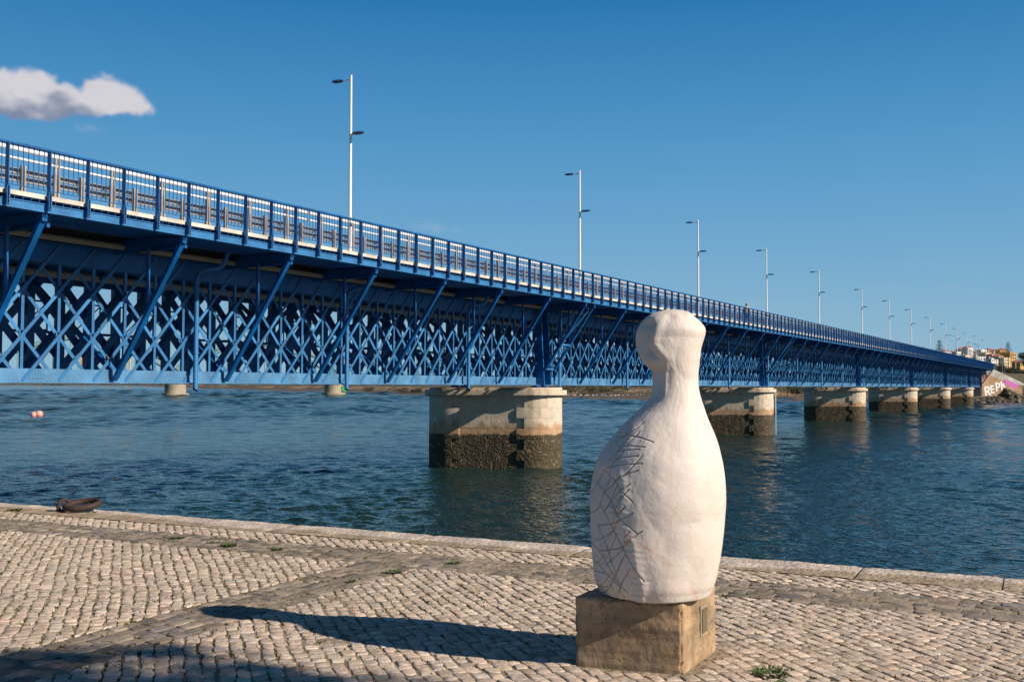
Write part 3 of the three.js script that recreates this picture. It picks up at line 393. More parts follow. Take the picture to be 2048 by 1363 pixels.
// ---- masonry piers with round cutwaters
const pierTex = (() => {
  const W = 1024, Hh = 512, d = new Uint8Array(W * Hh * 4), b = new Uint8Array(W * Hh * 4); // 18 m round the pier by 6.4 m of height
  const per = (x, y, z, o, P) => { let s = 0, a = 0.5, n = 0; for (let i = 0; i < o; i++) { s += a * vnoise(x, y, z + i * 13, P); n += a; a *= 0.55; x *= 2; y *= 2; P *= 2; } return s / n; };
  for (let j = 0; j < Hh; j++) for (let i = 0; i < W; i++) {
    const u = i / W * 18, h = -6 + j / Hh * 6.4; // height relative to the eye
    const n1 = per(i / W * 18, h * 1.0 + 20, 3, 4, 18), n2 = per(i / W * 72, h * 4 + 60, 7, 5, 72), n3 = vnoise(i / W * 288, h * 16 + 90, 5, 288), streak = per(i / W * 90, h * 0.35 + 20, 11, 3, 90);
    let c = [0.6, 0.51, 0.4].map((v, k) => v * (0.74 + 0.42 * n2 + 0.12 * (n1 - 0.5)) * [1, 1 - 0.1 * (n1 - 0.4), 1 - 0.22 * (n1 - 0.4)][k]);
    const st = sstep(0.5, 0.72, streak) * sstep(0.4, 0.65, n1); c = c.map((v, k) => mix(v, [0.34, 0.25, 0.16][k], st * 0.6));
    const rust = sstep(-1.9, -2.35, h + (n1 - 0.5) * 0.8 + (n2 - 0.5) * 0.5); c = c.map((v, k) => mix(v, [0.4, 0.22, 0.09][k] * (0.7 + 0.6 * n2), rust * 0.75));
    const weed = sstep(-2.56, -2.68, h + (n1 - 0.5) * 0.3 + (n2 - 0.5) * 0.16); const shell = sstep(0.62, 0.8, n3) * sstep(0.42, 0.62, n2), wc = [0.05 + 0.03 * n2 + 0.13 * shell, 0.038 + 0.022 * n2 + 0.095 * shell, 0.02 + 0.014 * n2 + 0.06 * shell];
    c = c.map((v, k) => mix(v, wc[k], weed));
    const o = (j * W + i) * 4; for (let k = 0; k < 3; k++) d[o + k] = 255 * (clamp(c[k]) <= 0.0031308 ? c[k] * 12.92 : 1.055 * clamp(c[k]) ** (1 / 2.4) - 0.055); d[o + 3] = 255;
    const r = mix(0.45 + 0.18 * n2, 0.25 + 0.5 * n2 * n3 + 0.25 * n3, weed); b[o] = b[o + 1] = b[o + 2] = 255 * clamp(r); b[o + 3] = 255;
  }
  const mk = (a, s) => { const t = new THREE.DataTexture(a, W, Hh); t.wrapS = t.wrapT = THREE.RepeatWrapping; t.magFilter = THREE.LinearFilter; t.minFilter = THREE.LinearMipmapLinearFilter; t.generateMipmaps = true; if (s) t.colorSpace = THREE.SRGBColorSpace; t.needsUpdate = true; return t; };
  return [mk(d, true), mk(b, false)];
})();
M.pier = std({ map: pierTex[0], bumpMap: pierTex[1], bumpScale: 0.07, roughness: 0.92 });
M.mortar = std({ color: L(0.16, 0.13, 0.1), roughness: 1 });
function makePier(label, seed, tide) {
  const g = tag(group('bridge_pier'), label, 'bridge pier', 'stone piers of the blue bridge'), R = rng(seed), ZN = -3.75, ZF = -8.05, RAD = 1.62;
  const perim = (t) => { // path round the stadium from the far end of the -x face; t in metres
    const fl = ZN - ZF, arc = Math.PI * RAD, tot = 2 * (fl + arc); t = ((t % tot) + tot) % tot;
    if (t < fl) return [-RAD, ZF + t, -1, 0]; t -= fl; if (t < arc) { const a = t / RAD; return [-RAD * Math.cos(a), ZN + RAD * Math.sin(a), -Math.cos(a), Math.sin(a)]; }
    t -= arc; if (t < fl) return [RAD, ZN - t, 1, 0]; t -= fl; const a = t / RAD; return [RAD * Math.cos(a), ZF - RAD * Math.sin(a), Math.cos(a), -Math.sin(a)];
  };
  const fl = ZN - ZF, arc = Math.PI * RAD, tot = 2 * (fl + arc);
  function block(t0, t1, y0, y1, proud, name, taperU = 0) {
    const n = Math.max(2, Math.ceil((t1 - t0) / 0.3)), m = 3, pos = [], uv = [], idx = [], j = 0.004, ty = (R() - 0.5) * 0.006, off = R() * 0;
    const add = (t, y, d) => { const [x, z, nx, nz] = perim(t); pos.push(x + nx * d, y, z + nz * d); uv.push((t + off) / 18, (y - EYE + tide + 6) / 6.4); };
    for (let a = 0; a <= m; a++) for (let i = 0; i <= n; i++) { const t = mix(t0 + j, t1 - j, i / n), y = mix(y0 + j, y1 - j, a / m), ed = i === 0 || i === n || a === 0 || a === m; add(t, y, proud + ty + (ed ? -0.005 : 0) + (R() - 0.5) * 0.006); }
    const W = n + 1; for (let a = 0; a < m; a++) for (let i = 0; i < n; i++) { const k = a * W + i; idx.push(k, k + 1, k + W, k + 1, k + W + 1, k + W); }
    const v0 = pos.length / 3; for (let a = 0; a <= 1; a++) for (let i = 0; i <= n; i++) add(mix(t0 + j, t1 - j, i / n), a ? y1 - j : y0 + j, -0.2);
    const copy = (k) => { pos.push(pos[3 * k], pos[3 * k + 1], pos[3 * k + 2]); uv.push(uv[2 * k], uv[2 * k + 1]); return pos.length / 3 - 1; }, quad = (a, b, c, d) => { const q = [a, b, c, d].map(copy); idx.push(q[0], q[1], q[2], q[1], q[3], q[2]); };
    for (let i = 0; i < n; i++) { quad(v0 + i, v0 + i + 1, i, i + 1); const T = m * W; quad(T + i, T + i + 1, v0 + W + i, v0 + W + i + 1); }
    for (const e of [0, n]) { const a = e, b = m * W + e, c = v0 + e, d2 = v0 + W + e; if (e) quad(a, c, b, d2); else quad(a, b, c, d2); }
    return mesh(name, raw(pos, null, uv, idx), M.pier, g);
  }
  const CH = 0.58, top = EYE - 0.53;
  for (let k = 0; k < 10; k++) {
    const y1 = top - k * CH, y0 = y1 - CH, q = k % 2 ? 0.5 : 0.06;
    // flat sides between the quoins of the two cutwaters
    for (const s of [0, fl + arc]) { let t = s + q; const end = s + fl - q; let first = true; while (t < end - 0.01) { let l = 0.75 + R() * 0.75; if (first && k % 2) l *= 0.6; first = false; if (end - t - l < 0.5) l = end - t; block(t, t + l, y0, y1, (R() - 0.5) * 0.012, 'ashlar_block'); t += l; } }
    for (const s of [fl, 2 * fl + arc]) { const a0 = s - q, a1 = s + arc + q, n = 4 + (k % 2), w = (a1 - a0) / n; let cuts = [a0]; for (let i = 1; i < n; i++) cuts.push(a0 + i * w + (R() - 0.5) * 0.35); cuts.push(a1); for (let i = 0; i < n; i++) block(cuts[i], cuts[i + 1], y0, y1, 0.10 + (R() - 0.5) * 0.014, 'cutwater_block'); }
  }
  const ringBlocks = (y0, y1, d, n, name) => { const w = tot / n; for (let i = 0; i < n; i++) block(i * w + (hash(i, n, 3) - 0.5) * 0.3, (i + 1) * w + (hash((i + 1) % n, n, 3) - 0.5) * 0.3, y0, y1, d, name); };
  ringBlocks(EYE - 0.53, EYE - 0.42, 0.17, 12, 'moulding_block'); ringBlocks(EYE - 0.42, EYE - 0.14, 0.36, 12, 'cap_block'); ringBlocks(EYE - 0.14, EYE + 0.0, 0.1, 10, 'bed_block');
  const sh = (d) => { const s = new THREE.Shape(); for (let i = 0; i < 72; i++) { const [x, z, nx, nz] = perim(i / 72 * tot); s[i ? 'lineTo' : 'moveTo'](x + nx * d, -(z + nz * d)); } return s; };
  const core = new THREE.ExtrudeGeometry(sh(-0.02), { depth: 7, bevelEnabled: false }); core.rotateX(-Math.PI / 2); core.translate(0, EYE - 7.55, 0); mesh('core', core, M.mortar, g);
  const cap = new THREE.ExtrudeGeometry(sh(0.06), { depth: 0.5, bevelEnabled: false }); cap.rotateX(-Math.PI / 2); cap.translate(0, EYE - 0.515, 0); mesh('bed_slab', cap, M.concrete, g);
  return g;
}
{
  const lab = ['nearest stone bridge pier, standing left of the white sculpture', 'stone bridge pier half hidden behind the white sculpture', 'third stone bridge pier from the quay, right of the sculpture', 'fourth stone bridge pier from the quay', 'fifth stone bridge pier, second from the far abutment', 'farthest stone bridge pier, next to the far abutment'];
  const SKEW = 0.27; // assumed angle: piers turned askew so the sun reaches their side faces
  PIERS.slice(1).forEach((x, i) => { const p = makePier(lab[i], 100 + i * 7, bridgeY(x) - bridgeY(P0)); p.rotation.y = SKEW; p.position.set(x - 0.3 + 5.9 * Math.sin(SKEW), bridgeY(x), -5.9 + 5.9 * Math.cos(SKEW)); });
  // white tide gauge board on the second pier
  const gb = tag(group('tide_gauge', null, [PIERS[2] + 1.15, 0, -2.0]), 'narrow white tide gauge board on the pier behind the sculpture', 'gauge board'); mesh('board', box(-0.09, -0.5, -0.12, 0.09, 4.1, -0.05), M.white, gb); for (let k = 0; k < 11; k++) mesh('mark', box(-0.05, 0.2 + k * 0.36, -0.05, 0.06, 0.36 + k * 0.36, -0.046), M.black, gb); gb.rotation.y = 0.35;
}
// ================= THE SCULPTURE AND ITS PLINTH =================
{
  const SX = 5.825, SZ = 22.10, DEP = SX * VX + (SZ - CAMZ) * VZ, TOPY = QY + 0.39;
  // local frame: X to the right, Z towards the viewer's side of the quay; outline surveyed in metres
  const prof = [[618, 1340, 1352], [619.5, 1330, 1362], [622, 1319, 1373], [626, 1306, 1382], [633, 1294, 1390], [642, 1284, 1400], [652, 1277, 1408.5], [660, 1273, 1411.5], [668, 1271, 1411], [678, 1270, 1408], [688, 1270.5, 1405], [697, 1272.5, 1402.5], [707, 1276, 1401], [717, 1281.5, 1400], [726, 1288, 1399], [735, 1296.5, 1398], [741, 1302, 1397.5], [746, 1304.5, 1397], [770, 1304.5, 1397.5], [790, 1301, 1401], [800, 1296, 1404], [812, 1285, 1408], [830, 1266, 1414], [850, 1245, 1422], [870, 1229, 1430], [890, 1213, 1436.5], [910, 1200, 1441], [930, 1191, 1445], [950, 1185.5, 1447.5], [970, 1182, 1449], [1000, 1180, 1449.5], [1030, 1181, 1447.5], [1060, 1182, 1444.5], [1090, 1183, 1441], [1120, 1185, 1436], [1150, 1188, 1429.5], [1163, 1191, 1426], [1172, 1195, 1422], [1178, 1198, 1420], [1185, 1202, 1416], [1190, 1208, 1410]];
  const ctr = at(1315, 900, DEP), loc = (px, py) => { const p = at(px, py, DEP); return [(p.x - ctr.x) * RX + (p.z - ctr.z) * RZ, p.y]; };
  const P = prof.map(([y, l, r]) => { const a = loc(l, y), b = loc(r, y); return [a[1], (a[0] + b[0]) / 2, (b[0] - a[0]) / 2]; }); P[P.length - 1][0] = TOPY; P[0][2] = 0.006;
  const slope = [1, 2].map((k) => P.map((p, i) => { const a = P[Math.max(0, i - 1)], b = P[Math.min(P.length - 1, i + 1)]; return (b[k] - a[k]) / (b[0] - a[0]); }));
  const ytop = P[0][0], sampleP = (y) => { let i = 0; while (i < P.length - 2 && y < P[i + 1][0]) i++; const h = P[i + 1][0] - P[i][0], t = clamp((y - P[i][0]) / h); return [1, 2].map((k) => { if (i < 3) return mix(P[i][k], P[i + 1][k], t); const t2 = t * t, t3 = t2 * t; return (2 * t3 - 3 * t2 + 1) * P[i][k] + (t3 - 2 * t2 + t) * h * slope[k - 1][i] + (3 * t2 - 2 * t3) * P[i + 1][k] + (t3 - t2) * h * slope[k - 1][i + 1]; }); };
  const ends = (l, y, f) => sstep(l[0][1], l[0][1] - f, y) * sstep(l[l.length - 1][1], l[l.length - 1][1] + f, y);
  const seg = (list) => list.map((pl) => pl.map(([x, y]) => loc(x, y)));
  const z2 = (l) => l.map((pl) => pl.map(([x, y]) => [1160 + x / 6.197, 800 + y / 6.197])), z3 = (l) => l.map((pl) => pl.map(([x, y]) => [1160 + x / 6.197, 1000 + y / 6.197]));
  const grooves = seg([...z2([[[440, 445], [540, 415], [690, 440], [830, 488]], [[590, 375], [745, 260]], [[420, 500], [600, 360]], [[510, 545], [690, 365]], [[440, 552], [560, 540], [730, 546]], [[410, 604], [670, 572]], [[320, 720], [520, 500]], [[390, 690], [640, 650]], [[290, 805], [400, 765], [690, 737]], [[330, 790], [500, 590]], [[460, 890], [700, 640]], [[500, 870], [640, 815]], [[330, 970], [540, 840]], [[260, 840], [420, 1040], [570, 1185]], [[155, 985], [300, 1190], [430, 1360]], [[160, 1010], [245, 850]], [[230, 1090], [345, 970], [440, 890]], [[390, 1090], [540, 975]], [[400, 1185], [530, 1040]], [[430, 1330], [490, 1240]], [[160, 1330], [240, 1060], [330, 800]], [[220, 1345], [300, 1180], [400, 950]], [[130, 1120], [200, 930]], [[240, 1300], [400, 1075]], [[330, 1340], [470, 1120]]]),
    ...z3([[[310, 0], [440, 150], [620, 310]], [[185, 0], [300, 230], [430, 500], [600, 740], [710, 885]], [[180, 270], [300, 230], [400, 190]], [[400, 190], [580, 70]], [[420, 100], [485, 5]], [[500, 350], [545, 290]], [[470, 440], [680, 280]], [[150, 470], [330, 310], [420, 170]], [[180, 580], [430, 500], [560, 400]], [[160, 740], [330, 920], [500, 1050]], [[140, 520], [320, 820], [480, 1175]], [[190, 540], [330, 300], [380, 50]], [[120, 160], [200, 0]], [[240, 740], [420, 540], [500, 340]], [[300, 1000], [430, 640]], [[410, 950], [530, 740]], [[250, 1140], [320, 900], [470, 560]], [[380, 1200], [400, 1040], [420, 930]], [[260, 900], [400, 1210]], [[200, 760], [290, 560], [370, 330]], [[160, 760], [230, 640], [270, 500]], [[200, 1060], [250, 920], [310, 820]], [[170, 270], [225, 640]], [[260, 480], [300, 700]], [[200, 1060], [280, 1000], [250, 1130]], [[150, 860], [240, 845]], [[350, 1190], [420, 930]], [[170, 250], [300, 640], [400, 980]]])]);
  for (const gl of grooves) { const v = gl.map((p) => p[1]); gl.hi = Math.max(...v) + 0.01; gl.lo = Math.min(...v) - 0.01; }
  const stains = seg(z3([[[500, 300], [600, 375], [700, 460], [850, 560], [925, 600]], [[925, 600], [935, 690]], [[980, 650], [1040, 700]], [[1280, 980], [1330, 1050], [1400, 1160]], [[1320, 980], [1335, 1040]]])).concat(seg(z2([[[1465, 215], [1478, 310]], [[1760, 1150], [1740, 1280]], [[1075, 1240], [1040, 1340]]])));
  const creaseHead = seg([[[1304, 633], [1303, 648], [1293, 673], [1290, 688], [1302, 706], [1316, 722], [1326, 726]]])[0], ridge = seg([[[1326, 724], [1325, 745], [1325, 770], [1323, 790], [1314, 806]]])[0], ridge2 = seg([[[1216, 915], [1223, 934], [1237, 961], [1231, 990], [1229, 1032], [1253, 1073], [1260, 1113], [1273, 1161], [1271, 1206]]])[0];
  const xOnLine = (l, y) => { for (let i = 0; i < l.length - 1; i++) { const a = l[i], b = l[i + 1]; if (y <= a[1] && y >= b[1]) return mix(a[0], b[0], (a[1] - y) / (a[1] - b[1] || 1)); } return null; };
  const ang = []; const N1 = 320, N2 = 110; for (let i = 0; i < N1; i++) ang.push(mix(-1.95, -0.05, i / N1)); for (let i = 0; i <= N2; i++) ang.push(mix(-0.05, 2 * Math.PI - 1.95, i / N2));
  const ys = []; for (let i = 0; i <= 14; i++) ys.push(mix(0, 0.035, (i / 14) ** 2)); const NY = 600; for (let i = 1; i <= NY; i++) ys.push(mix(0.035, 1, i / NY)); // fraction of the height from the top
  const dpoly = (pl, x, y, sx) => { let d = 9; for (let i = 0; i < pl.length - 1; i++) { const a = pl[i], b = pl[i + 1], ax = a[0], ay = a[1], bx = b[0] - ax, by = b[1] - ay, t = clamp(((x - ax) * bx + (y - ay) * by) / (bx * bx + by * by)), q = Math.hypot((x - ax - bx * t) * sx, y - ay - by * t); if (q < d) d = q; } return d; };
  const pos = [], col = [], uv = [], idx = [], nA = ang.length;
  for (let j = 0; j < ys.length; j++) {
    const y = ytop + (TOPY - ytop) * ys[j], [cx, w] = sampleP(y), t = clamp((y - 4.0) / 0.95), head = sstep(4.5, 4.85, y), y0 = clamp(y, TOPY + 0.15, ytop - 0.17), dep = [-0.12, -0.1, -0.08, -0.06, -0.04, -0.02, 0, 0.02, 0.04, 0.06, 0.08, 0.1, 0.12].reduce((s, q) => s + sampleP(y0 + q)[1], 0) / 13 * (w / sampleP(y0)[1]) ** (y === y0 ? 0 : 1) * 0.95, roundBottom = sstep(TOPY + 0.09, TOPY, y);
    for (let i = 0; i < nA; i++) {
      const a = ang[i], ca = Math.cos(a), sa = Math.sin(a), e = mix(0.97, 1, head); // a = 0 looks towards the viewer, negative to the left
      let X = Math.sign(sa) * Math.abs(sa) ** e * w, Z = Math.sign(ca) * Math.abs(ca) ** e * dep * (1 - 0.02 * roundBottom); const nl = Math.hypot(sa / w, ca / dep) || 1; let nx = sa / w / nl, nz = ca / dep / nl;
      let d = 0, dirt = 0; const sil = Math.abs(nz) ** 0.7; // relief dies out at the outline that was surveyed
      const wx = cx + X;
      d += (fbm(wx * 3.2 + 4, y * 2.4, Z * 3.2, 3) - 0.5) * 0.035 * sil + (fbm(wx * 11 + 4, y * 9, Z * 11, 3) - 0.5) * 0.005 * sil + (fbm(wx * 50, y * 40, Z * 50, 2) - 0.5) * 0.0012;
      const patch = vnoise(wx * 6 + 11, y * 5, Z * 6 + 3); d += (Math.abs(patch - 0.5) - 0.25) * 0.016 * sil;
      if (ca > -0.3) {
        const c1 = xOnLine(creaseHead, y); if (c1 !== null) { const q = c1 - wx, fd = sstep(creaseHead[0][1] + 0.0, creaseHead[0][1] - 0.06, y) * sstep(creaseHead[6][1] - 0.002, creaseHead[6][1] + 0.075, y); d -= (0.05 * sstep(-0.006, 0.022, q) - 0.03 * sstep(0.03, 0.09, q)) * fd * Math.abs(nz) ** 0.3 - 0.012 * Math.exp(-(((q + 0.03) / 0.03) ** 2)) * fd; }
        const c2 = xOnLine(ridge, y); if (c2 !== null) { const q = c2 - wx; const fd = sstep(ridge[0][1], ridge[0][1] - 0.07, y) * sstep(ridge[4][1], ridge[4][1] + 0.11, y); d -= Math.min(0.034, 1.1 * Math.max(0, q)) * Math.abs(nz) ** 0.5 * fd; d += 0.006 * Math.exp(-((q / 0.012) ** 2)) * fd; }
        const c3 = xOnLine(ridge2, y); if (c3 !== null) { const q = c3 - wx + (vnoise(y * 60, 3) - 0.5) * 0.014; d -= (Math.min(0.04, 0.55 * Math.max(0, q)) - 0.008 * Math.exp(-((q / 0.03) ** 2))) * sil * sstep(ridge2[0][1], ridge2[0][1] - 0.12, y); }
        if (ca > 0 || sa < 0) for (const gl of grooves) { if (y > gl.hi || y < gl.lo) continue; const sx = clamp(1 / Math.max(0.3, Math.abs(nz)), 1, 2.4), q = dpoly(gl, wx, y, sx); if (q < 0.008) { const k = 1 - sstep(0.001, 0.0048, q); d -= 0.006 * k; dirt = Math.max(dirt, k); } }
        // brow knob near the crown and the shallow hollow beside it
        const k1 = loc(1372, 629); d += 0.016 * Math.exp(-(((wx - k1[0]) / 0.02) ** 2) - ((y - k1[1]) / 0.018) ** 2); const k2 = loc(1334, 636); d -= 0.012 * Math.exp(-(((wx - k2[0]) / 0.03) ** 2) - ((y - k2[1]) / 0.02) ** 2); const k3 = loc(1383, 640); d -= 0.010 * Math.exp(-(((wx - k3[0]) / 0.012) ** 2) - ((y - k3[1]) / 0.02) ** 2);
      }
      X += nx * d; Z += nz * d;
      let c = [0.64, 0.565, 0.505], f = 0.97 + 0.1 * (fbm(wx * 7, y * 3, Z * 7, 4) - 0.5); if (ca > 0) for (const s of stains) { const q = dpoly(s, wx, y, 1) - (vnoise(wx * 130, y * 130) - 0.45) * 0.012, k = 1 - sstep(0.001, 0.011, q); if (k > 0) c = [mix(c[0], 0.62, k * 0.55), mix(c[1], 0.36, k * 0.55), mix(c[2], 0.26, k * 0.55)]; }
      c = [mix(c[0], 0.36, dirt * 0.6), mix(c[1], 0.27, dirt * 0.6), mix(c[2], 0.18, dirt * 0.6)]; const grime = sstep(0.56, 0.74, fbm(wx * 4 + 30, y * 9, Z * 4, 4)) * 0.22; c = [mix(c[0], 0.5, grime), mix(c[1], 0.43, grime), mix(c[2], 0.36, grime)];
      pos.push(cx + X, y, Z); col.push(c[0] * f, c[1] * f, c[2] * f); uv.push(a * 0.4, y);
      if (i < nA - 1 && j < ys.length - 1) { const k = j * nA + i; idx.push(k, k + nA, k + 1, k + 1, k + nA, k + nA + 1); }
    }
  }
  const g = raw(pos, col, uv, idx); const m = mesh('sculpture', g, std({ vertexColors: true, roughness: 0.62, bumpMap: again(grainN, 4), bumpScale: 0.0022 }));
  m.position.set(ctr.x, 0, ctr.z); m.rotation.y = Math.atan2(-RZ, RX); tag(m, 'tall white carved stone sculpture shaped like a bird, standing on concrete block', 'sculpture');
  m.rotation.y = -Math.atan2(RZ, RX);
  // plinth: board-marked concrete block with chipped edges, a small metal plate let into its sunlit side
  const c00 = [5.55, 21.75], c10 = [5.67, 22.35], c11 = [6.29, 22.34], c01 = [6.17, 21.74];
  const pl = tag(group('plinth', null, [5.92, QY, 22.05]), 'square brown concrete plinth under the white sculpture', 'plinth');
  const bg = new THREE.BoxGeometry(1, 1, 1, 56, 36, 56); { const p = bg.attributes.position, u2 = bg.attributes.uv, nn = bg.attributes.normal;
    for (let i = 0; i < p.count; i++) {
      let u = p.getX(i) + 0.5, v = p.getY(i) + 0.5, w = p.getZ(i) + 0.5; const S = [0.62, 0.39, 0.64];
      const e = [Math.min(u, 1 - u) * S[0], (v > 0.5 ? 1 - v : 1) * S[1], Math.min(w, 1 - w) * S[2]].sort((a, b) => a - b), n = vnoise(u * 40, v * 30, w * 40), chip = Math.max(0, 0.007 + 0.022 * sstep(0.55, 0.9, n) * (vnoise(u * 8, v * 6, w * 8) > 0.45 ? 1 : 0.2) - Math.hypot(e[0], e[1] * 0.8));
      const x = (1 - u) * ((1 - w) * c00[0] + w * c10[0]) + u * ((1 - w) * c01[0] + w * c11[0]) - 5.92, z = (1 - u) * ((1 - w) * c00[1] + w * c10[1]) + u * ((1 - w) * c01[1] + w * c11[1]) - 22.05;
      const k = 1 - chip * 1.5 / 0.32 * (e[1] < 0.03 && v > 0.5 && e[0] > 0.03 ? 0.3 : 0.8), bump = (fbm(x * 14, v * 8, z * 14, 4) - 0.5) * 0.003;
      const board = 0.0015 * Math.sign(Math.sin(v * 21)) ;
      p.setXYZ(i, x * k + nn.getX(i) * (bump + board), -0.03 + v * 0.42 - (v > 0.98 ? chip * 0.5 : 0), z * k + nn.getZ(i) * (bump + board)); u2.setXY(i, Math.abs(nn.getX(i)) > 0.5 ? w * S[2] : u * S[0], Math.abs(nn.getY(i)) > 0.5 ? w * S[2] : v * S[1]);
    } bg.computeVertexNormals();
    paint(bg, (x, y, z) => { const a = fbm(x * 5, y * 16, z * 5, 4), b = fbm(x * 14 + 5, y * 14, z * 14, 3), c = [0.39, 0.265, 0.15], f = 0.5 + 1.0 * a; const pale = sstep(0.55, 0.72, b) * 0.5; return [mix(c[0] * f, 0.42, pale), mix(c[1] * f, 0.33, pale), mix(c[2] * f, 0.22, pale)]; }); }
  mesh('block', bg, std({ vertexColors: true, roughness: 0.9, bumpMap: again(pits, 1.7), bumpScale: 0.016, map: again(mottle, 2.1) }), pl);
  const pm = mesh('mortar_patch', box(-0.062, -0.088, 0, 0.062, 0.088, 0.006), std({ color: L(0.36, 0.3, 0.22), roughness: 0.9, map: again(mottle, 4) }), pl); pm.position.set(0.12, 0.225, 0.294); pm.rotation.y = 0.025;
  const plate = mesh('metal_plate', box(-0.044, -0.07, 0, 0.044, 0.07, 0.006), std({ color: L(0.32, 0.28, 0.17), roughness: 0.42, metalness: 0.8, bumpMap: again(pits, 9), bumpScale: 0.004 }), pl); plate.position.set(0.122, 0.225, 0.3005); plate.rotation.y = 0.025;
}
// ================= THINGS ON THE BRIDGE AND QUAY =================
// ---- lamp posts
{
  function lampHead() { const g = new THREE.SphereGeometry(1, 20, 12); const p = g.attributes.position; for (let i = 0; i < p.count; i++) { const x = p.getX(i), y = p.getY(i), z = p.getZ(i); p.setXYZ(i, x * 0.13 * (1 - 0.25 * z), (y > 0 ? y * 0.075 : y * 0.03), z * 0.3); } g.computeVertexNormals(); return g; }
  const proto = group('lamp_post'); const pole = new THREE.CylinderGeometry(0.042, 0.068, 6.7, 16); pole.translate(0, 3.35, 0);
  mesh('pole', merged([pole, cyl(0.1, 0.1, 0, 0.03, 12), (() => { const c = new THREE.SphereGeometry(0.043, 12, 8); c.scale(1, 0.5, 1); c.translate(0, 6.7, 0); return c; })()]), M.lampWhite, proto);
  const hg = lampHead();
  const up = mesh('lamp_head', hg, M.bluePole, proto); up.position.set(0, 6.56, -0.62); mesh('lens', box(-0.09, -0.036, -0.2, 0.09, -0.026, 0.18), M.black, up);
  mesh('arm', rod([0, 6.55, 0], [0, 6.56, -0.38], 0.026), M.lampWhite, proto);
  const lo = mesh('lamp_head', hg, M.bluePole, proto); lo.position.set(0, 4.47, 0.36); mesh('lens', box(-0.09, -0.036, -0.2, 0.09, -0.026, 0.18), M.black, lo);
  mesh('bracket', rod([0, 4.36, 0], [0, 4.45, 0.1], 0.026), M.lampWhite, proto);
  const lab = ['white double lamp post nearest the quay, tallest in view', 'second white double lamp post from the quay', 'third white double lamp post, rising behind the sculpture head', 'fourth white double lamp post, right of the walking man', 'fifth white double lamp post along the bridge', 'sixth white double lamp post along the bridge', 'seventh white double lamp post along the bridge', 'eighth white double lamp post, before the people far along the bridge', 'ninth white double lamp post, beside the person in green', 'tenth white double lamp post, right of the conical pine', 'eleventh white double lamp post, fourth from the far end', 'twelfth white double lamp post, third from the far end', 'thirteenth white double lamp post, second from the far end', 'last white double lamp post at the far end of bridge'];
  [31.95, 52.2, 71.7, 89.3, 108.6, 130.7, 149.6, 168.5, 188.8, 208.8, 226.8, 245, 263.8, 286].forEach((x, i) => { const o = i ? proto.clone() : proto; if (i) { o.name = numbered('lamp_post'); scene.add(o); } tag(o, lab[i], 'lamp post', 'lamp posts along the bridge walkway'); put(o, x, EYE + 5.1 + bridgeY(x), -0.22); });
}
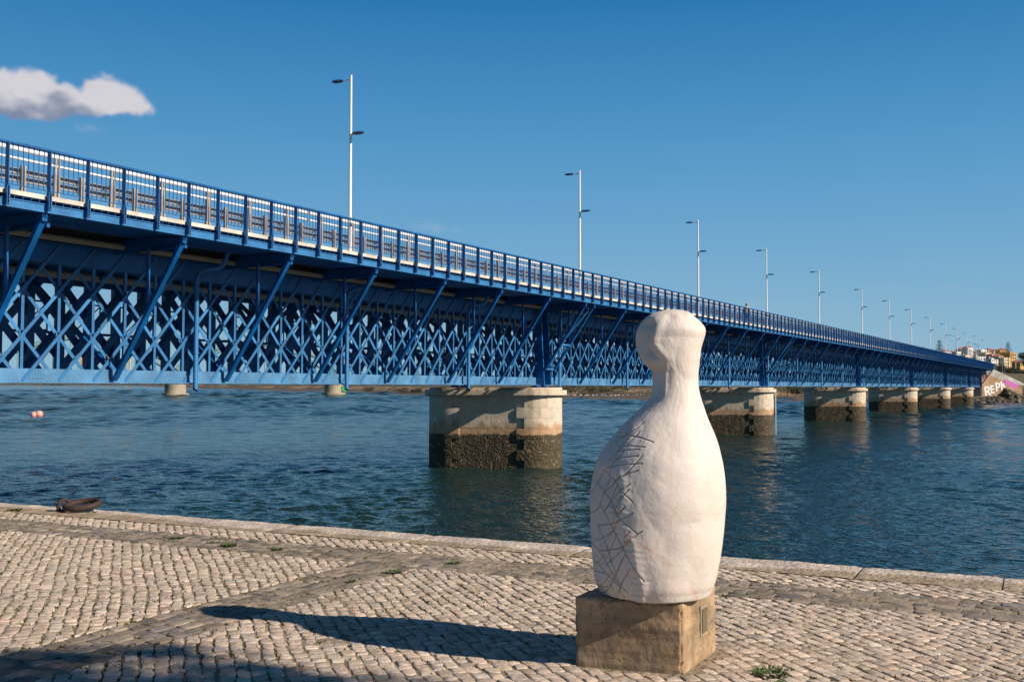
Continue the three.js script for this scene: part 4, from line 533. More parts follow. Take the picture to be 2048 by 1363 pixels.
// ---- people on the walkway
function figure(pose, colours, label, p, turn) {
  const bones = pose.bones, half = 1.0, N = 76, mc = new MarchingCubes(N, M.vert, false, false, 60000), f = mc.field, cap = (x, y, z, b) => { const [a, c, r0, r1] = b, dx = c[0] - a[0], dy = c[1] - a[1], dz = c[2] - a[2], t = clamp(((x - a[0]) * dx + (y - a[1]) * dy + (z - a[2]) * dz) / (dx * dx + dy * dy + dz * dz + 1e-9)); return Math.hypot(x - a[0] - dx * t, y - a[1] - dy * t, z - a[2] - dz * t) - mix(r0, r1, t); };
  const field = (x, y, z) => { let d = 9; for (const b of bones) { const q = cap(x, y, z, b), k = 0.03, h = clamp(0.5 + 0.5 * (d - q) / k); d = mix(d, q, h) - k * h * (1 - h); } return d; };
  const run = (mcx, n, cx, cy, cz, hf, fn) => { for (let k = 0; k < n; k++) for (let j = 0; j < n; j++) for (let i = 0; i < n; i++) mcx.field[i + j * n + k * n * n] = -fn(cx + (i / n * 2 - 1) * hf, cy + (j / n * 2 - 1) * hf, cz + (k / n * 2 - 1) * hf); mcx.isolation = 0; mcx.update(); const c = mcx.count, g = new THREE.BufferGeometry(), P = new Float32Array(c * 3); for (let i = 0; i < c; i++) { P[3 * i] = cx + mcx.positionArray[3 * i] * hf; P[3 * i + 1] = cy + mcx.positionArray[3 * i + 1] * hf; P[3 * i + 2] = cz + mcx.positionArray[3 * i + 2] * hf; } g.setAttribute('position', new THREE.BufferAttribute(P, 3)); g.setAttribute('normal', new THREE.BufferAttribute(new Float32Array(mcx.normalArray.subarray(0, c * 3)), 3)); return g; };
  const parts = [run(mc, N, 0, 0.92, 0, half, field)];
  for (const [w, dir] of pose.hands) { // palm, four curled fingers, thumb
    const hb = [[[0, 0, 0], [0, -0.07, 0], 0.026, 0.03]]; const len = [0.062, 0.072, 0.067, 0.052];
    for (let k = 0; k < 4; k++) { const z = -0.03 + k * 0.02, l = len[k]; hb.push([[0, -0.075, z], [0.008 * dir, -0.075 - l * 0.55, z], 0.0095, 0.009]); hb.push([[0.008 * dir, -0.075 - l * 0.55, z], [0.026 * dir, -0.075 - l, z], 0.009, 0.008]); }
    hb.push([[0, -0.02, -0.026], [0.012 * dir, -0.055, -0.05], 0.011, 0.0095]); hb.push([[0.012 * dir, -0.055, -0.05], [0.018 * dir, -0.085, -0.048], 0.0095, 0.008]);
    const hf = (x, y, z) => { let d = 9; for (const b of hb) d = Math.min(d, cap(x - w[0], y - w[1], z - w[2], b)); return d; };
    parts.push(run(new MarchingCubes(40, M.vert, false, false, 20000), 40, w[0], w[1] - 0.07, w[2], 0.11, hf));
  }
  const g = mergeGeometries(parts); paint(g, (x, y, z) => { let best = 9, c = colours.skin; for (const b of bones) { const q = cap(x, y, z, b); if (q < best - 0.004) { best = q; c = colours[b[4]]; } } for (const [w] of pose.hands) if (Math.hypot(x - w[0], y - w[1], z - w[2]) < 0.17 && y < w[1] - 0.005) c = colours.skin; return c; });
  const o = group('person', null, p); o.rotation.y = turn; mesh('body', g, M.vert, o);
  const hair = new THREE.SphereGeometry(0.112, 18, 12, 0, Math.PI * 2, 0, 1.75); hair.scale(0.86, 1.0, 1.02); hair.rotateX(0.35); const hm = mesh('hair', hair, std({ color: L(...colours.hair), roughness: 0.9 }), o); hm.position.set(...pose.head); hm.position.y += 0.015; hm.position.z += 0.012;
  const face = mesh('face', merged([(() => { const s = new THREE.SphereGeometry(0.016, 8, 6); s.scale(0.7, 1.2, 1.2); s.translate(0, -0.015, -0.105); return s; })(), ...[-1, 1].map((s) => { const q = new THREE.SphereGeometry(0.022, 8, 6); q.scale(0.4, 1.2, 0.8); q.translate(s * 0.098, -0.01, 0.005); return q; })]), std({ color: L(...colours.skin), roughness: 0.7 }), o); face.position.set(...pose.head);
  return tag(o, label, 'person');
}
{
  // facing -z of its own frame; bones: from, to, radius from, radius to, clothing
  const walking = (lean) => ({ head: [0, 1.63, -0.03 - lean], bones: [[[0, 1.63, -0.03 - lean], [0, 1.66, -0.03 - lean], 0.098, 0.1, 'skin'], [[0, 1.48, -lean], [0, 1.58, -0.02 - lean], 0.055, 0.052, 'skin'], [[-0.14, 1.42, -lean], [0.14, 1.42, -lean], 0.09, 0.09, 'top'], [[0, 1.36, -lean * 0.8], [0, 1.05, 0], 0.17, 0.155, 'top'], [[-0.06, 1.36, -lean], [-0.07, 1.0, 0], 0.13, 0.13, 'top'], [[0.06, 1.36, -lean], [0.07, 1.0, 0], 0.13, 0.13, 'top'], [[0, 1.0, 0], [0, 0.93, 0], 0.16, 0.165, 'legs'], [[-0.2, 1.42, -lean], [-0.28, 1.14, 0.05], 0.066, 0.056, 'top'], [[-0.28, 1.14, 0.05], [-0.27, 0.9, -0.08], 0.055, 0.042, 'top'], [[0.2, 1.42, -lean], [0.28, 1.15, 0.02], 0.066, 0.056, 'top'], [[0.28, 1.15, 0.02], [0.27, 0.92, -0.14], 0.055, 0.042, 'top'], [[-0.09, 0.92, 0], [-0.1, 0.5, -0.12], 0.095, 0.066, 'legs'], [[-0.1, 0.5, -0.12], [-0.1, 0.09, -0.08], 0.064, 0.045, 'legs'], [[-0.1, 0.045, -0.06], [-0.11, 0.04, -0.25], 0.045, 0.035, 'shoes'], [[0.09, 0.92, 0], [0.1, 0.5, 0.04], 0.095, 0.066, 'legs'], [[0.1, 0.5, 0.04], [0.1, 0.12, 0.24], 0.064, 0.045, 'legs'], [[0.1, 0.08, 0.26], [0.11, 0.035, 0.09], 0.045, 0.035, 'shoes']], hands: [[[-0.27, 0.88, -0.09], 1], [[0.27, 0.9, -0.15], -1]] });
  const skin = [0.42, 0.22, 0.14];
  figure(walking(0.05), { skin, top: [0.5, 0.42, 0.3], legs: [0.06, 0.13, 0.28], shoes: [0.02, 0.018, 0.016], hair: [0.025, 0.018, 0.014] }, 'man in beige jacket and blue jeans walking away along the bridge railing', [85.1, EYE + 5.1 + bridgeY(85), -0.75], -Math.PI / 2 - 0.05);
  figure(walking(0.02), { skin, top: [0.02, 0.22, 0.09], legs: [0.03, 0.035, 0.05], shoes: [0.02, 0.02, 0.02], hair: [0.05, 0.03, 0.02] }, 'person in green top far along the bridge walkway', [193.4, EYE + 5.1 + bridgeY(193), -0.8], Math.PI / 2);
  figure(walking(0.04), { skin, top: [0.03, 0.03, 0.04], legs: [0.03, 0.03, 0.04], shoes: [0.02, 0.02, 0.02], hair: [0.02, 0.015, 0.012] }, 'person in dark clothes just left of the one in green', [188.0, EYE + 5.1 + bridgeY(188), -1.2], Math.PI / 2);
}
// ---- rusty mooring ring held by an eye in the coping
{
  const [ex, ez] = fromQ(-0.3, -4.98), r = tag(group('mooring_ring', null, [ex, QY + 0.012, ez]), 'rusty iron mooring ring lying on the quay edge', 'mooring ring'); r.rotation.y = QA;
  const eye = new THREE.TorusGeometry(0.074, 0.026, 12, 26); eye.scale(1, 1.05, 1); eye.rotateY(-0.35); eye.translate(0, 0.055, 0); mesh('eye_bolt', merged([eye, cyl(0.075, 0.07, -0.01, 0.012, 16)]), M.rust, r);
  const ring = new THREE.TorusGeometry(0.2, 0.036, 14, 44); ring.rotateX(Math.PI / 2); const m = mesh('ring', ring, M.rust, r); m.position.set(0.1, 0.072, 0.2); m.rotation.z = 0.16;
}
// ---- buoy
{
  const b = tag(group('mooring_buoy', null, [99.2, 0, -106.6]), 'pink round mooring buoy floating at left', 'buoy'); const pink = std({ color: L(0.72, 0.33, 0.26), roughness: 0.5 });
  const s1 = new THREE.SphereGeometry(0.52, 24, 16); s1.translate(0.12, 0.28, 0.1); mesh('float', s1, pink, b); const s2 = new THREE.SphereGeometry(0.45, 20, 14); s2.translate(-0.42, 0.2, -0.3); mesh('float', s2, pink, b); mesh('rope_eye', (() => { const t = new THREE.TorusGeometry(0.12, 0.04, 8, 16); t.translate(0.7, 0.1, 0.35); return t; })(), M.rust, b);
}
// ---- weeds in the paving
{
  const spots = [[8.03, 16.02, 0.10, 'leafy weed tuft on the grey band, leftmost of three together'], [8.01, 16.55, 0.06, 'small weed tuft between two larger ones on the grey band'], [7.92, 16.83, 0.11, 'broad weed tuft on grey band, right of the small one'], [7.48, 19.12, 0.10, 'weed tuft where the two grey stone bands cross'], [5.9, 22.77, 0.13, 'bright green weed tuft right of the plinth at the bottom edge'], [8.78, 12.41, 0.12, 'low weed patch at the far left by the coping'], [9.08, 13.45, 0.09, 'thin grassy weed just right of the mooring ring'], [6.99, 19.05, 0.07, 'small weed in the diagonal grey band below the crossing'], [8.16, 19.31, 0.07, 'tiny weed at the junction of bands near the coping'], [7.98, 17.4, 0.07, 'weed tuft on the grey band right of the group of three'], [7.85, 18.1, 0.06, 'faint low weed on grey band left of the crossing'], [5.72, 22.9, 0.08, 'second green weed right of the plinth, nearest the picture edge']];
  spots.forEach(([x, z, r, label], i) => {
    const R = rng(60 + i), p = [], c = []; const n = 170;
    for (let k = 0; k < n; k++) { const a = R() * 6.28, d = r * 0.55 * Math.sqrt(R()), l = r * (0.18 + R() * 0.34), bx = Math.cos(a) * d, bz = Math.sin(a) * d, e = a + (R() - 0.5) * 2, w = 0.004 + R() * 0.006, up = l * (0.25 + R() * 0.55), tx = bx + Math.cos(e) * l, tz = bz + Math.sin(e) * l, sx = -Math.sin(e) * w, sz = Math.cos(e) * w, mx = mix(bx, tx, 0.55), mz = mix(bz, tz, 0.55);
      p.push(bx - sx * 0.4, 0, bz - sz * 0.4, mx - sx, up * 0.75, mz - sz, mx + sx, up * 0.75, mz + sz, mx - sx, up * 0.75, mz - sz, tx, up, tz, mx + sx, up * 0.75, mz + sz); const g = R(); for (let q = 0; q < 6; q++) c.push(0.04 + 0.05 * g, 0.075 + 0.06 * g, 0.016 + 0.012 * g); }
    const w = group('weed_tuft', null, [x, QY - 0.012, z]); tag(w, label, 'weed', 'weeds in the quay paving'); mesh('leaves', raw(p, c, null, null), M.leafV, w);
  });
}
// ================= FAR BANK =================
function leafMass(R, n, ctrs, size, tone) { // leaf-sized faces spread through several lobes
  const p = [], c = [];
  for (let k = 0; k < n; k++) { const b = ctrs[R() * ctrs.length | 0]; let x, y, z; do { x = R() * 2 - 1; y = R() * 2 - 1; z = R() * 2 - 1; } while (x * x + y * y + z * z > 1); const s = Math.cbrt(x * x + y * y + z * z) ** -0.6 || 1; x = b[0] + x * s * b[3]; y = b[1] + y * s * b[4]; z = b[2] + z * s * b[3];
    const a = R() * 6.28, e = (R() - 0.5) * 2.4, ux = Math.cos(a), uz = Math.sin(a), vy = Math.cos(e), vx = -Math.sin(e) * uz, vz = Math.sin(e) * ux, l = size * (0.6 + R() * 0.9), v = 0.6 + R() * 0.8; p.push(x - ux * l, y, z - uz * l, x + ux * l, y, z + uz * l, x + vx * l * 1.6, y + vy * l * 1.6, z + vz * l * 1.6); for (let q = 0; q < 3; q++) c.push(tone[0] * v, tone[1] * v, tone[2] * v); }
  return raw(p, c, null, null);
}
// ---- abutment: front wall, flared wing wall with paint on it
const font = await new FontLoader().loadAsync('fonts/droid/droid_sans_bold.typeface.json');
{
  const ab = tag(group('abutment', null, [XEND - 0.2, bridgeY(304), -3]), 'pale concrete and ochre bridge abutment with graffiti at the far bank', 'abutment'), ochre = std({ color: L(0.5, 0.31, 0.17), roughness: 0.9, map: again(mottle, 0.13) }), pale = std({ color: L(0.55, 0.52, 0.47), roughness: 0.9, map: again(mottle, 0.13) });
  mesh('front_wall', box(0, -1, -8, 1.2, EYE + 4.7, 0), pale, ab);
  const wing = group('wing_wall', ab, [0.3, 0, 0.2]); wing.rotation.y = -0.82; // runs outwards from the bridge
  const poly = (pts, d, mat, name) => { const s = new THREE.Shape(); pts.forEach(([x, y], i) => s[i ? 'lineTo' : 'moveTo'](x, y)); const g = new THREE.ExtrudeGeometry(s, { depth: d, bevelEnabled: false }); return mesh(name, g, mat, wing); };
  poly([[0, -1], [12.5, -1], [12.5, 5.0], [9.8, 5.3], [2.2, 8.0], [0, 7.9]], 0.6, ochre, 'lower_wall').position.z = -0.6;
  poly([[-0.3, 8.2], [2.2, 8.0], [9.8, 5.4], [13.0, 5.2], [13.2, 5.7], [2.2, 10.1], [-0.3, 10.2]], 0.5, pale, 'coping_slab').position.z = -0.52;
  const wt = std({ color: L(0.8, 0.8, 0.8), roughness: 0.8 });
  [['R', 0.7, 2.3, 2.6], ['E', 2.5, 3.0, 2.2], ['P', 4.1, 3.6, 2.3], ['K', 5.7, 4.0, 2.3]].forEach(([ch, x, y, h]) => { const t = mesh('painted_letter', new TextGeometry(ch, { font, size: h, depth: 0.01, curveSegments: 4 }), wt, wing); t.position.set(x, y, 0.004); t.rotation.z = 0.12; });
  const pk = std({ color: L(0.55, 0.14, 0.42), roughness: 0.8 }); const Rp = rng(3); for (let k = 0; k < 5; k++) { const s = new THREE.Shape(), cx = 7.2 + k * 0.85, cy = 6.25 - k * 0.33; for (let i = 0; i < 11; i++) { const a = i / 11 * 6.283, r = (0.62 + Rp() * 0.3); s[i ? 'lineTo' : 'moveTo'](cx + Math.cos(a) * r * 0.8, cy + Math.sin(a) * r); } mesh('pink_paint', new THREE.ExtrudeGeometry(s, { depth: 0.01, bevelEnabled: false }), pk, wing).position.z = 0.004 + 0.003 * k; }
}
// ---- boulders of the bank by the abutment, a mass nobody counts
{
  const R = rng(12), list = [], b0 = new THREE.IcosahedronGeometry(1, 1).toNonIndexed(); b0.deleteAttribute('uv');
  for (let k = 0; k < 900; k++) {
    const t = R(), s = [[296, -9], [299, -3], [304, 4], [318, 9], [345, 20], [378, 38], [410, 55]], u = t ** 1.3 * 5.99, i = u | 0, f = u - i, x0 = mix(s[i][0], s[i + 1][0], f), z0 = mix(s[i][1], s[i + 1][1], f), e = R(), r = 0.3 + R() * 0.5, g = b0.clone(), p = g.attributes.position, sd = R() * 99, sx = 0.7 + R() * 0.6, sy = 0.6 + R() * 0.4, tone = R() < 0.2 ? [0.16, 0.125, 0.085] : [0.05, 0.04, 0.03];
    for (let q = 0; q < p.count; q++) { const d = 0.75 + 0.5 * vnoise(p.getX(q) * 1.6 + sd, p.getY(q) * 1.6, p.getZ(q) * 1.6 + 5); p.setXYZ(q, p.getX(q) * d * r * sx, p.getY(q) * d * r * sy, p.getZ(q) * d * r); }
    g.rotateY(R() * 6); const kk = i < 2 ? 1.6 : 3.8; g.translate(x0 + e * 7.0 - 1.5, e * kk * 0.95 - 0.1, z0 - e * 1.5); g.computeVertexNormals(); list.push(paint(g, () => tone));
  }
  stuff('riprap', merged(list), M.vert, null, 'dark boulders heaped along the water below the abutment', 'boulders');
}
// ---- scrub on the bank behind the bridge
{
  const mk = (seed, w, h, tone) => { const R = rng(seed), c = []; for (let k = 0; k < 7; k++) c.push([(R() - 0.5) * w * 1.3, h * (0.3 + R() * 0.3), (R() - 0.5) * w * 0.8, w * (0.28 + R() * 0.2), h * (0.3 + R() * 0.2)]); return leafMass(R, 700, c, 0.16, tone); };
  const geos = [mk(1, 4.6, 2.6, [0.05, 0.05, 0.02]), mk(2, 6, 3, [0.042, 0.05, 0.018]), mk(3, 5, 2.2, [0.075, 0.06, 0.03])];
  const list = [[1130, 783, 380, 'rounded shrub on bank just right of the nearest pier'], [1160, 783, 385, 'second shrub on the bank right of the nearest pier'], [1185, 782, 380, 'dark shrub in the middle of the bank shrubs'], [1212, 783, 382, 'broad shrub on bank left of the sculpture neck'], [1245, 779, 390, 'low shrub on bank close to the sculpture neck'], [1285, 778, 390, 'shrub on bank touching the sculpture neck outline'], [735, 781, 520, 'dark shrub on sandy bank right of the green marked pier'], [800, 784, 500, 'grey shrub on sandy bank left of the nearest pier'], [830, 784, 500, 'grey shrub on sandy bank touching nearest pier'], [1420, 781, 350, 'shrub on bank glimpsed right of the sculpture neck'], [1575, 785, 320, 'shrub on bank between the second and third piers'], [1592, 786, 318, 'shrub on bank against the third pier']];
  list.forEach(([px, py, d, label], i) => { const p = at(px, py, d), s = group('shrub', null, [p.x, p.y - 0.25, p.z]); tag(s, label, 'shrub', 'shrubs on the far bank'); mesh('foliage', geos[i % 3], M.leafV, s); mesh('stem', cyl(0.12, 0.06, -0.9, 1.2, 6), M.bark, s); s.rotation.y = i * 1.7; });
}
// ---- gulls resting on the mudflat
{
  const b = new THREE.SphereGeometry(1, 10, 8); b.scale(0.13, 0.13, 0.26); b.translate(0, 0.22, 0); const tail = new THREE.ConeGeometry(0.07, 0.25, 6).rotateX(Math.PI / 2); tail.translate(0, 0.24, -0.3); const hd = new THREE.SphereGeometry(0.075, 8, 6); hd.translate(0, 0.4, 0.2);
  const bg = merged([b, tail, hd]), beak = new THREE.ConeGeometry(0.02, 0.09, 5).rotateX(Math.PI / 2); beak.translate(0, 0.39, 0.31); const leg = (s) => rod([s * 0.05, 0, 0.02], [s * 0.05, 0.12, 0.02], 0.012, 5), R = rng(8), bm = std({ color: L(0.7, 0.3, 0.05) });
  for (let k = 0; k < 22; k++) { const px = 1124 + k * 8.6 + R() * 5, p = at(px, 790.8 + R() * 1.8, 372 - k * 0.6), o = group('gull', null, [p.x, p.y, p.z]); o.rotation.y = R() * 6; o.scale.setScalar(1.25); mesh('body', bg, M.white, o); mesh('beak', beak, bm, o); mesh('leg', leg(-1), bm, o); mesh('leg', leg(1), bm, o); tag(o, 'white gull resting on the mudflat beyond the bridge', 'gull', 'gulls on the far mudflat'); }
}
// ---- houses of the town on the hill
{
  const cols = { white: std({ color: L(0.66, 0.64, 0.6), roughness: 0.9 }), cream: std({ color: L(0.62, 0.5, 0.34), roughness: 0.9 }), yellow: std({ color: L(0.6, 0.38, 0.13), roughness: 0.9 }), pink: std({ color: L(0.56, 0.36, 0.27), roughness: 0.9 }) }, roof = std({ color: L(0.3, 0.1, 0.06), roughness: 0.9 }), glass = std({ color: L(0.04, 0.045, 0.05), roughness: 0.2 });
  // pixel column, eaves row, width in metres, depth, colour, roof kind, storeys, label
  const H = [[1890, 703, 9, 1000, 'white', 'hip', 3, 'white house with red roof, leftmost on the hill beside the conical pine'], [1903, 705, 7, 1010, 'white', 'hip', 3, 'white house second from the left on the hill'], [1913, 704, 7, 990, 'white', 'flat', 3, 'flat roofed white house left of the red roofed tower'], [1922, 699, 8, 1030, 'white', 'hip', 5, 'white house under broad red roof left of the balconied block'], [1929, 711, 8, 960, 'cream', 'flat', 2, 'low cream house in front of the red roofs'], [1935, 695, 8, 1020, 'white', 'hip', 6, 'tallest white block with balconies and red roof'], [1949, 700, 9, 1040, 'white', 'flat', 4, 'plain white block right of the balconied tower'], [1962, 700, 9, 1030, 'white', 'flat', 4, 'second plain white block on the hill'], [1958, 714, 9, 950, 'white', 'flat', 2, 'low white house with dark openings below the white blocks'], [1972, 706, 8, 1000, 'cream', 'flat', 3, 'cream house right of the plain white blocks'], [1979, 700, 7, 1040, 'cream', 'hip', 4, 'cream house with dark red roof at hill centre'], [1990, 702, 8, 1030, 'white', 'hip', 3, 'white house with small red roof beside the yellow ones'], [1985, 709, 9, 980, 'pink', 'flat', 3, 'pink house in front of the cream row'], [1983, 717, 9, 930, 'white', 'flat', 2, 'white arched house at the foot of the hill'], [1996, 712, 8, 960, 'pink', 'hip', 2, 'pale pink house left of the yellow houses'], [2004, 700, 9, 1020, 'yellow', 'hip', 4, 'tall yellow house with red roof on the hill'], [2013, 705, 9, 1000, 'yellow', 'flat', 4, 'yellow house right of the tall yellow one'], [2022, 706, 8, 990, 'yellow', 'flat', 3, 'last yellow house on the right of the hill'], [2008, 716, 8, 940, 'cream', 'flat', 2, 'cream house below the yellow houses'], [2034, 724, 6, 900, 'yellow', 'hip', 1, 'small yellow cottage left of the dark tree'], [2043, 725, 6, 890, 'yellow', 'hip', 1, 'small yellow cottage under the dark tree']];
  H.forEach(([px, py, w, dep, c, kind, st, label], i) => {
    const p = at(px, py, dep), h = Math.max(st * 3, 3) + 4, d = w * 0.8, o = tag(group('house', null, [p.x, p.y - h, p.z]), label, 'house', 'houses on the hill'); o.rotation.y = -0.6 + (hash(i, 2, 2) - 0.5) * 0.5;
    mesh('wall', box(-w / 2, -6, -d / 2, w / 2, h, d / 2), cols[c], o);
    if (kind === 'hip') { const r = new THREE.ConeGeometry(w * 0.76, 2.2, 4).rotateY(Math.PI / 4); r.scale(1, 1, d / w); r.translate(0, h + 1.1, 0); mesh('roof', r, roof, o); } else { mesh('roof', box(-w / 2 - 0.15, h, -d / 2 - 0.15, w / 2 + 0.15, h + 0.5, d / 2 + 0.15), cols[c], o); mesh('chimney', box(-w * 0.3, h + 0.5, -0.4, -w * 0.3 + 0.9, h + 1.7, 0.5), cols[c], o); }
    for (let f = 0; f < st; f++) for (let k = 0; k < 3; k++) { const x = (k - 1) * w * 0.3, y = h - 2.5 - f * 3; mesh('window', box(x - 0.55, y, d / 2, x + 0.55, y + 1.5, d / 2 + 0.06), glass, o); if (k < 2) mesh('window', box(-w / 2 - 0.06, y, (k - 0.5) * d * 0.4 - 0.5, -w / 2, y + 1.5, (k - 0.5) * d * 0.4 + 0.5), glass, o); }
    if (i === 5) for (let f = 0; f < 5; f++) mesh('balcony', box(-w * 0.3, h - 3.1 - f * 3, d / 2, w * 0.45, h - 2.3 - f * 3, d / 2 + 1.2), cols.white, o);
  });
}
// ---- trees
function trunkTree(name, label, p, h, crown, n, size, tone, seed, cat = 'tree') { const R = rng(seed), o = tag(group(name, null, p), label, cat); mesh('trunk', (() => { const g = cyl(h * 0.035, h * 0.018, -1, h * 0.75, 8); return merged([g, ...crown.slice(0, 5).map((c) => rod([0, h * 0.4, 0], [c[0] * 0.7, c[1], c[2] * 0.7], h * 0.011, 6))]); })(), M.bark, o); mesh('crown', leafMass(R, n, crown, size, tone), M.leafV, o); return o; }
{
  const araucaria = (label, px, py, dep, h, seed) => { const top = at(px, py, dep), R = rng(seed), o = tag(group('conical_pine', null, [top.x, top.y - h, top.z]), label, 'tree'); mesh('trunk', cyl(0.35, 0.08, -6, h, 7), M.bark, o); const p = [], c = []; for (let t = 0; t < 13; t++) { const y = h * (0.2 + 0.78 * t / 13), rad = (1 - t / 13.6) * h * 0.27 + 0.3; for (let b = 0; b < 7; b++) { const a = b / 7 * 6.28 + t * 0.7; for (let k = 0; k < 16; k++) { const d = rad * (0.15 + 0.85 * R()), x = Math.cos(a) * d, z = Math.sin(a) * d, yy = y + d * 0.12 + (R() - 0.5) * 0.25, l = 0.4 + R() * 0.3, e = R() * 6.28; p.push(x, yy, z, x + Math.cos(e) * l, yy + 0.1, z + Math.sin(e) * l, x + Math.cos(e + 1) * l, yy + 0.32, z + Math.sin(e + 1) * l); const v = 0.6 + R() * 0.8; for (let q = 0; q < 3; q++) c.push(0.045 * v, 0.06 * v, 0.03 * v); } } } mesh('crown', raw(p, c, null, null), M.leafV, o); };
  araucaria('conical pine rising above bridge rail left of the hill houses', 1879, 678, 700, 15, 1); araucaria('conical pine behind the yellow houses on the hill', 2016.5, 682, 900, 17, 2);
  const t1 = at(2052, 742, 480); trunkTree('dark_tree', 'dark broad tree at the right edge of the picture', [t1.x, t1.y - 1, t1.z], 10, [[0, 6, 0, 3.4, 2.2], [-2.4, 5, 1, 2.2, 1.6], [2.5, 7.5, 0, 2.6, 1.8], [-1, 8, -1, 2.2, 1.4], [1.5, 4, 1, 2.4, 1.6], [-3.6, 3.2, 1.5, 1.8, 1.3]], 2600, 0.2, [0.03, 0.042, 0.016], 5);
  [[2018, 738, 470, 'dark round bush above the embankment left of the dark tree'], [2030, 741, 460, 'green bush on the embankment under the dark tree'], [1991, 733, 480, 'dark bush beside the road sign'], [2003, 735, 475, 'dark bush right of the road sign'], [2040, 744, 450, 'low bush at the right edge above embankment']].forEach(([px, py, d, label], i) => { const p = at(px, py, d), s = tag(group('bush', null, [p.x, p.y - 2.2, p.z]), label, 'bush', 'bushes on the embankment'), R = rng(20 + i); mesh('foliage', leafMass(R, 800, [[0, 2, 0, 2.4, 1.7], [1.6, 1.6, 0.5, 1.8, 1.3], [-1.6, 1.5, -0.3, 1.8, 1.2]], 0.2, [0.04, 0.055, 0.02]), M.leafV, s); mesh('stem', cyl(0.15, 0.08, -3, 1.6, 6), M.bark, s); });
  // the promenade tree behind the photographer whose shade reaches the lower left corner
  const R = rng(44), cr = []; for (let k = 0; k < 12; k++) cr.push([(R() - 0.5) * 1.7, 7.6 + (R() - 0.5) * 1.3, (R() - 0.5) * 2.0, 0.5 + R() * 0.22, 0.5 + R() * 0.2]);
  const sh = [3.45, 19.95], hh = 7.6, k = hh / 0.512; trunkTree('promenade_tree', 'leafy promenade tree behind the viewpoint casting shade at lower left', [sh[0] + 0.055 * k, QY, sh[1] + 0.855 * k], 8.6, cr, 5200, 0.06, [0.05, 0.07, 0.025], 45);
}
// ---- road furniture at the bridgehead
{
  const s0 = at(1994, 737, 330), s = tag(group('road_sign', null, [s0.x, s0.y, s0.z]), 'grey road sign seen from behind near the bridgehead', 'road sign'); s.rotation.y = Math.PI / 2 - TH; mesh('post', cyl(0.07, 0.07, -4, 3.6, 8), M.galv, s); mesh('panel', box(-1.0, 2.9, -0.05, 0.8, 3.5, 0.0), M.galv, s);
  [[1911, 671, 400, 9, 'slender road lamp left of the eleventh bridge lamp'], [1958, 688, 420, 9, 'slender road lamp between the last two bridge lamps'], [2005, 716, 330, 4, 'green post at bridgehead right of the road sign'], [2010, 722, 335, 3.4, 'pale post at the bridgehead, rightmost']].forEach(([px, py, d, h, label], i) => { const p = at(px, py, d), o = tag(group('road_lamp', null, [p.x, p.y - h, p.z]), label, 'post'); o.rotation.y = Math.PI / 2 - TH + Math.PI; mesh('pole', cyl(0.09, 0.05, -6, h, 8), M.galv, o); if (i < 2) { mesh('arm', rod([0, h - 0.05, 0], [-1.6, h + 0.2, 0], 0.04), M.galv, o); const q = new THREE.SphereGeometry(1, 12, 8); q.scale(0.45, 0.14, 0.2); q.translate(-1.9, h + 0.25, 0); mesh('lamp_head', q, M.galv, o); } });
}
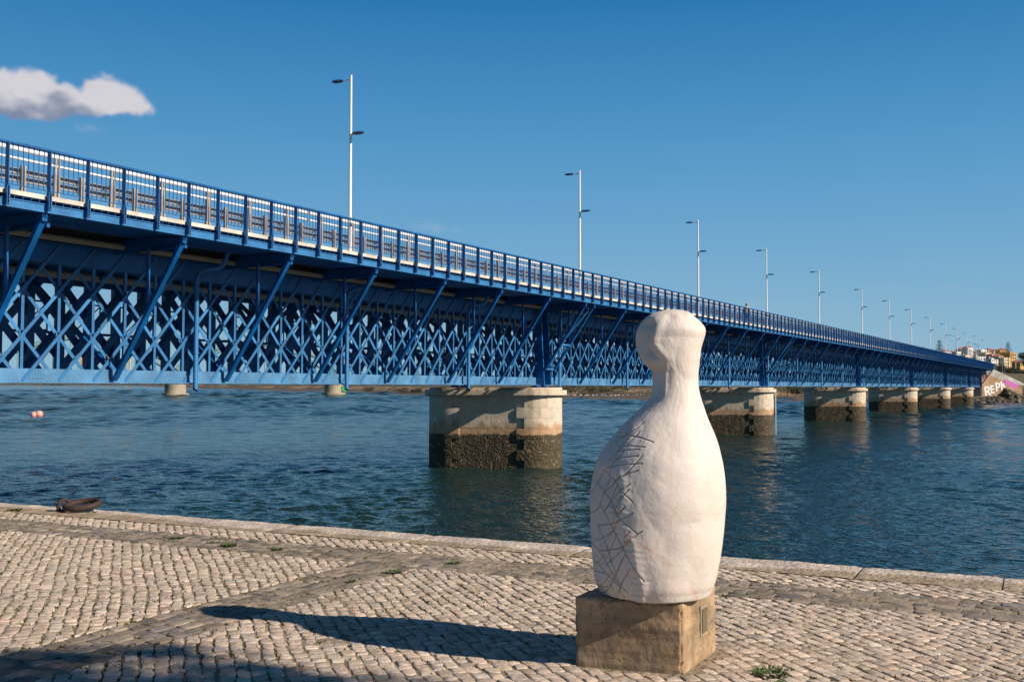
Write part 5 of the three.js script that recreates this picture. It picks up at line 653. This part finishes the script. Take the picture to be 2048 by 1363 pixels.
// ---- the arched bridge far upstream
{
  const teal = std({ color: L(0.10, 0.2, 0.21), roughness: 0.6 }), conc = std({ color: L(0.42, 0.36, 0.27), roughness: 0.9, map: again(mottle, 0.1) }), green = std({ color: L(0.02, 0.25, 0.1), roughness: 0.8 });
  const A = [289.7, -280.2], dv = [65.6, 23], len = Math.hypot(...dv), ux = dv[0] / len, uz = dv[1] / len, rot = -Math.atan2(uz, ux);
  const fb = tag(group('arch_bridge', null, [A[0], 0, A[1]]), 'teal arched bridge far upstream glimpsed through the lattice', 'bridge'); fb.rotation.y = rot;
  for (let k = -2; k < 2; k++) for (const z of [-4.5, 4.5]) { const pts = []; for (let i = 0; i <= 24; i++) { const t = i / 24; pts.push(new THREE.Vector3(k * len + t * len, 9 + 11.5 * 4 * t * (1 - t), z)); } mesh('arch_rib', new THREE.TubeGeometry(new THREE.CatmullRomCurve3(pts), 40, 0.6, 8), teal, fb); for (let i = 2; i < 23; i += 2) mesh('hanger', rod([pts[i].x, 9, z], [pts[i].x, pts[i].y, z], 0.12, 6), teal, fb); }
  mesh('deck', box(-2 * len, 8, -5.4, 2 * len, 9.2, 5.4), teal, fb);
  [['round concrete pier of the far bridge, left one under the blue girder', -0], ['concrete pier of the far bridge with green paint, right one', 1]].forEach(([label, k]) => { const o = tag(group('far_pier', null, [A[0] + dv[0] * k, 0, A[1] + dv[1] * k]), label, 'bridge pier', 'piers of the far arched bridge'); o.rotation.y = rot; mesh('shaft', cyl(3.9, 3.8, 0, 8, 28), conc, o); mesh('base', cyl(5.2, 4.9, -2, 0.9, 28), conc, o); if (k) mesh('green_panel', box(1.6, 1.4, 3.2, 4.2, 3.6, 3.9), green, o); });
  const ye = std({ color: L(0.6, 0.36, 0.07), roughness: 0.6 });
  [[75, 'yellow gantry frame seen through the lattice, leftmost'], [165, 'yellow gantry frame under the teal arch'], [214, 'yellow gantry frame right of the arch crown'], [255, 'yellow gantry frame seen through the lattice, rightmost']].forEach(([px, label], i) => { const p = at(px, 766, 2600), o = tag(group('gantry_frame', null, [p.x, 0, p.z]), label, 'gantry', 'yellow gantry frames at the far shipyard'), w = 24, h = 78 + (i % 2) * 14; o.rotation.y = Math.PI / 2 - TH; mesh('leg', box(-w - 1.3, -2, -1.3, -w + 1.3, h, 1.3), ye, o); mesh('leg', box(w - 1.3, -2, -1.3, w + 1.3, h, 1.3), ye, o); mesh('beam', box(-w - 3, h, -1.4, w + 3, h + 3, 1.4), ye, o); mesh('brace', bar([-w, h * 0.45, 0], [0, h, 0], 2.6, 1.6), ye, o); mesh('brace', bar([w, h * 0.45, 0], [0, h, 0], 2.6, 1.6), ye, o); });
}
scene.traverse((o) => { if (o.isMesh) { o.castShadow = true; o.receiveShadow = true; } });
renderer.render(scene, camera);
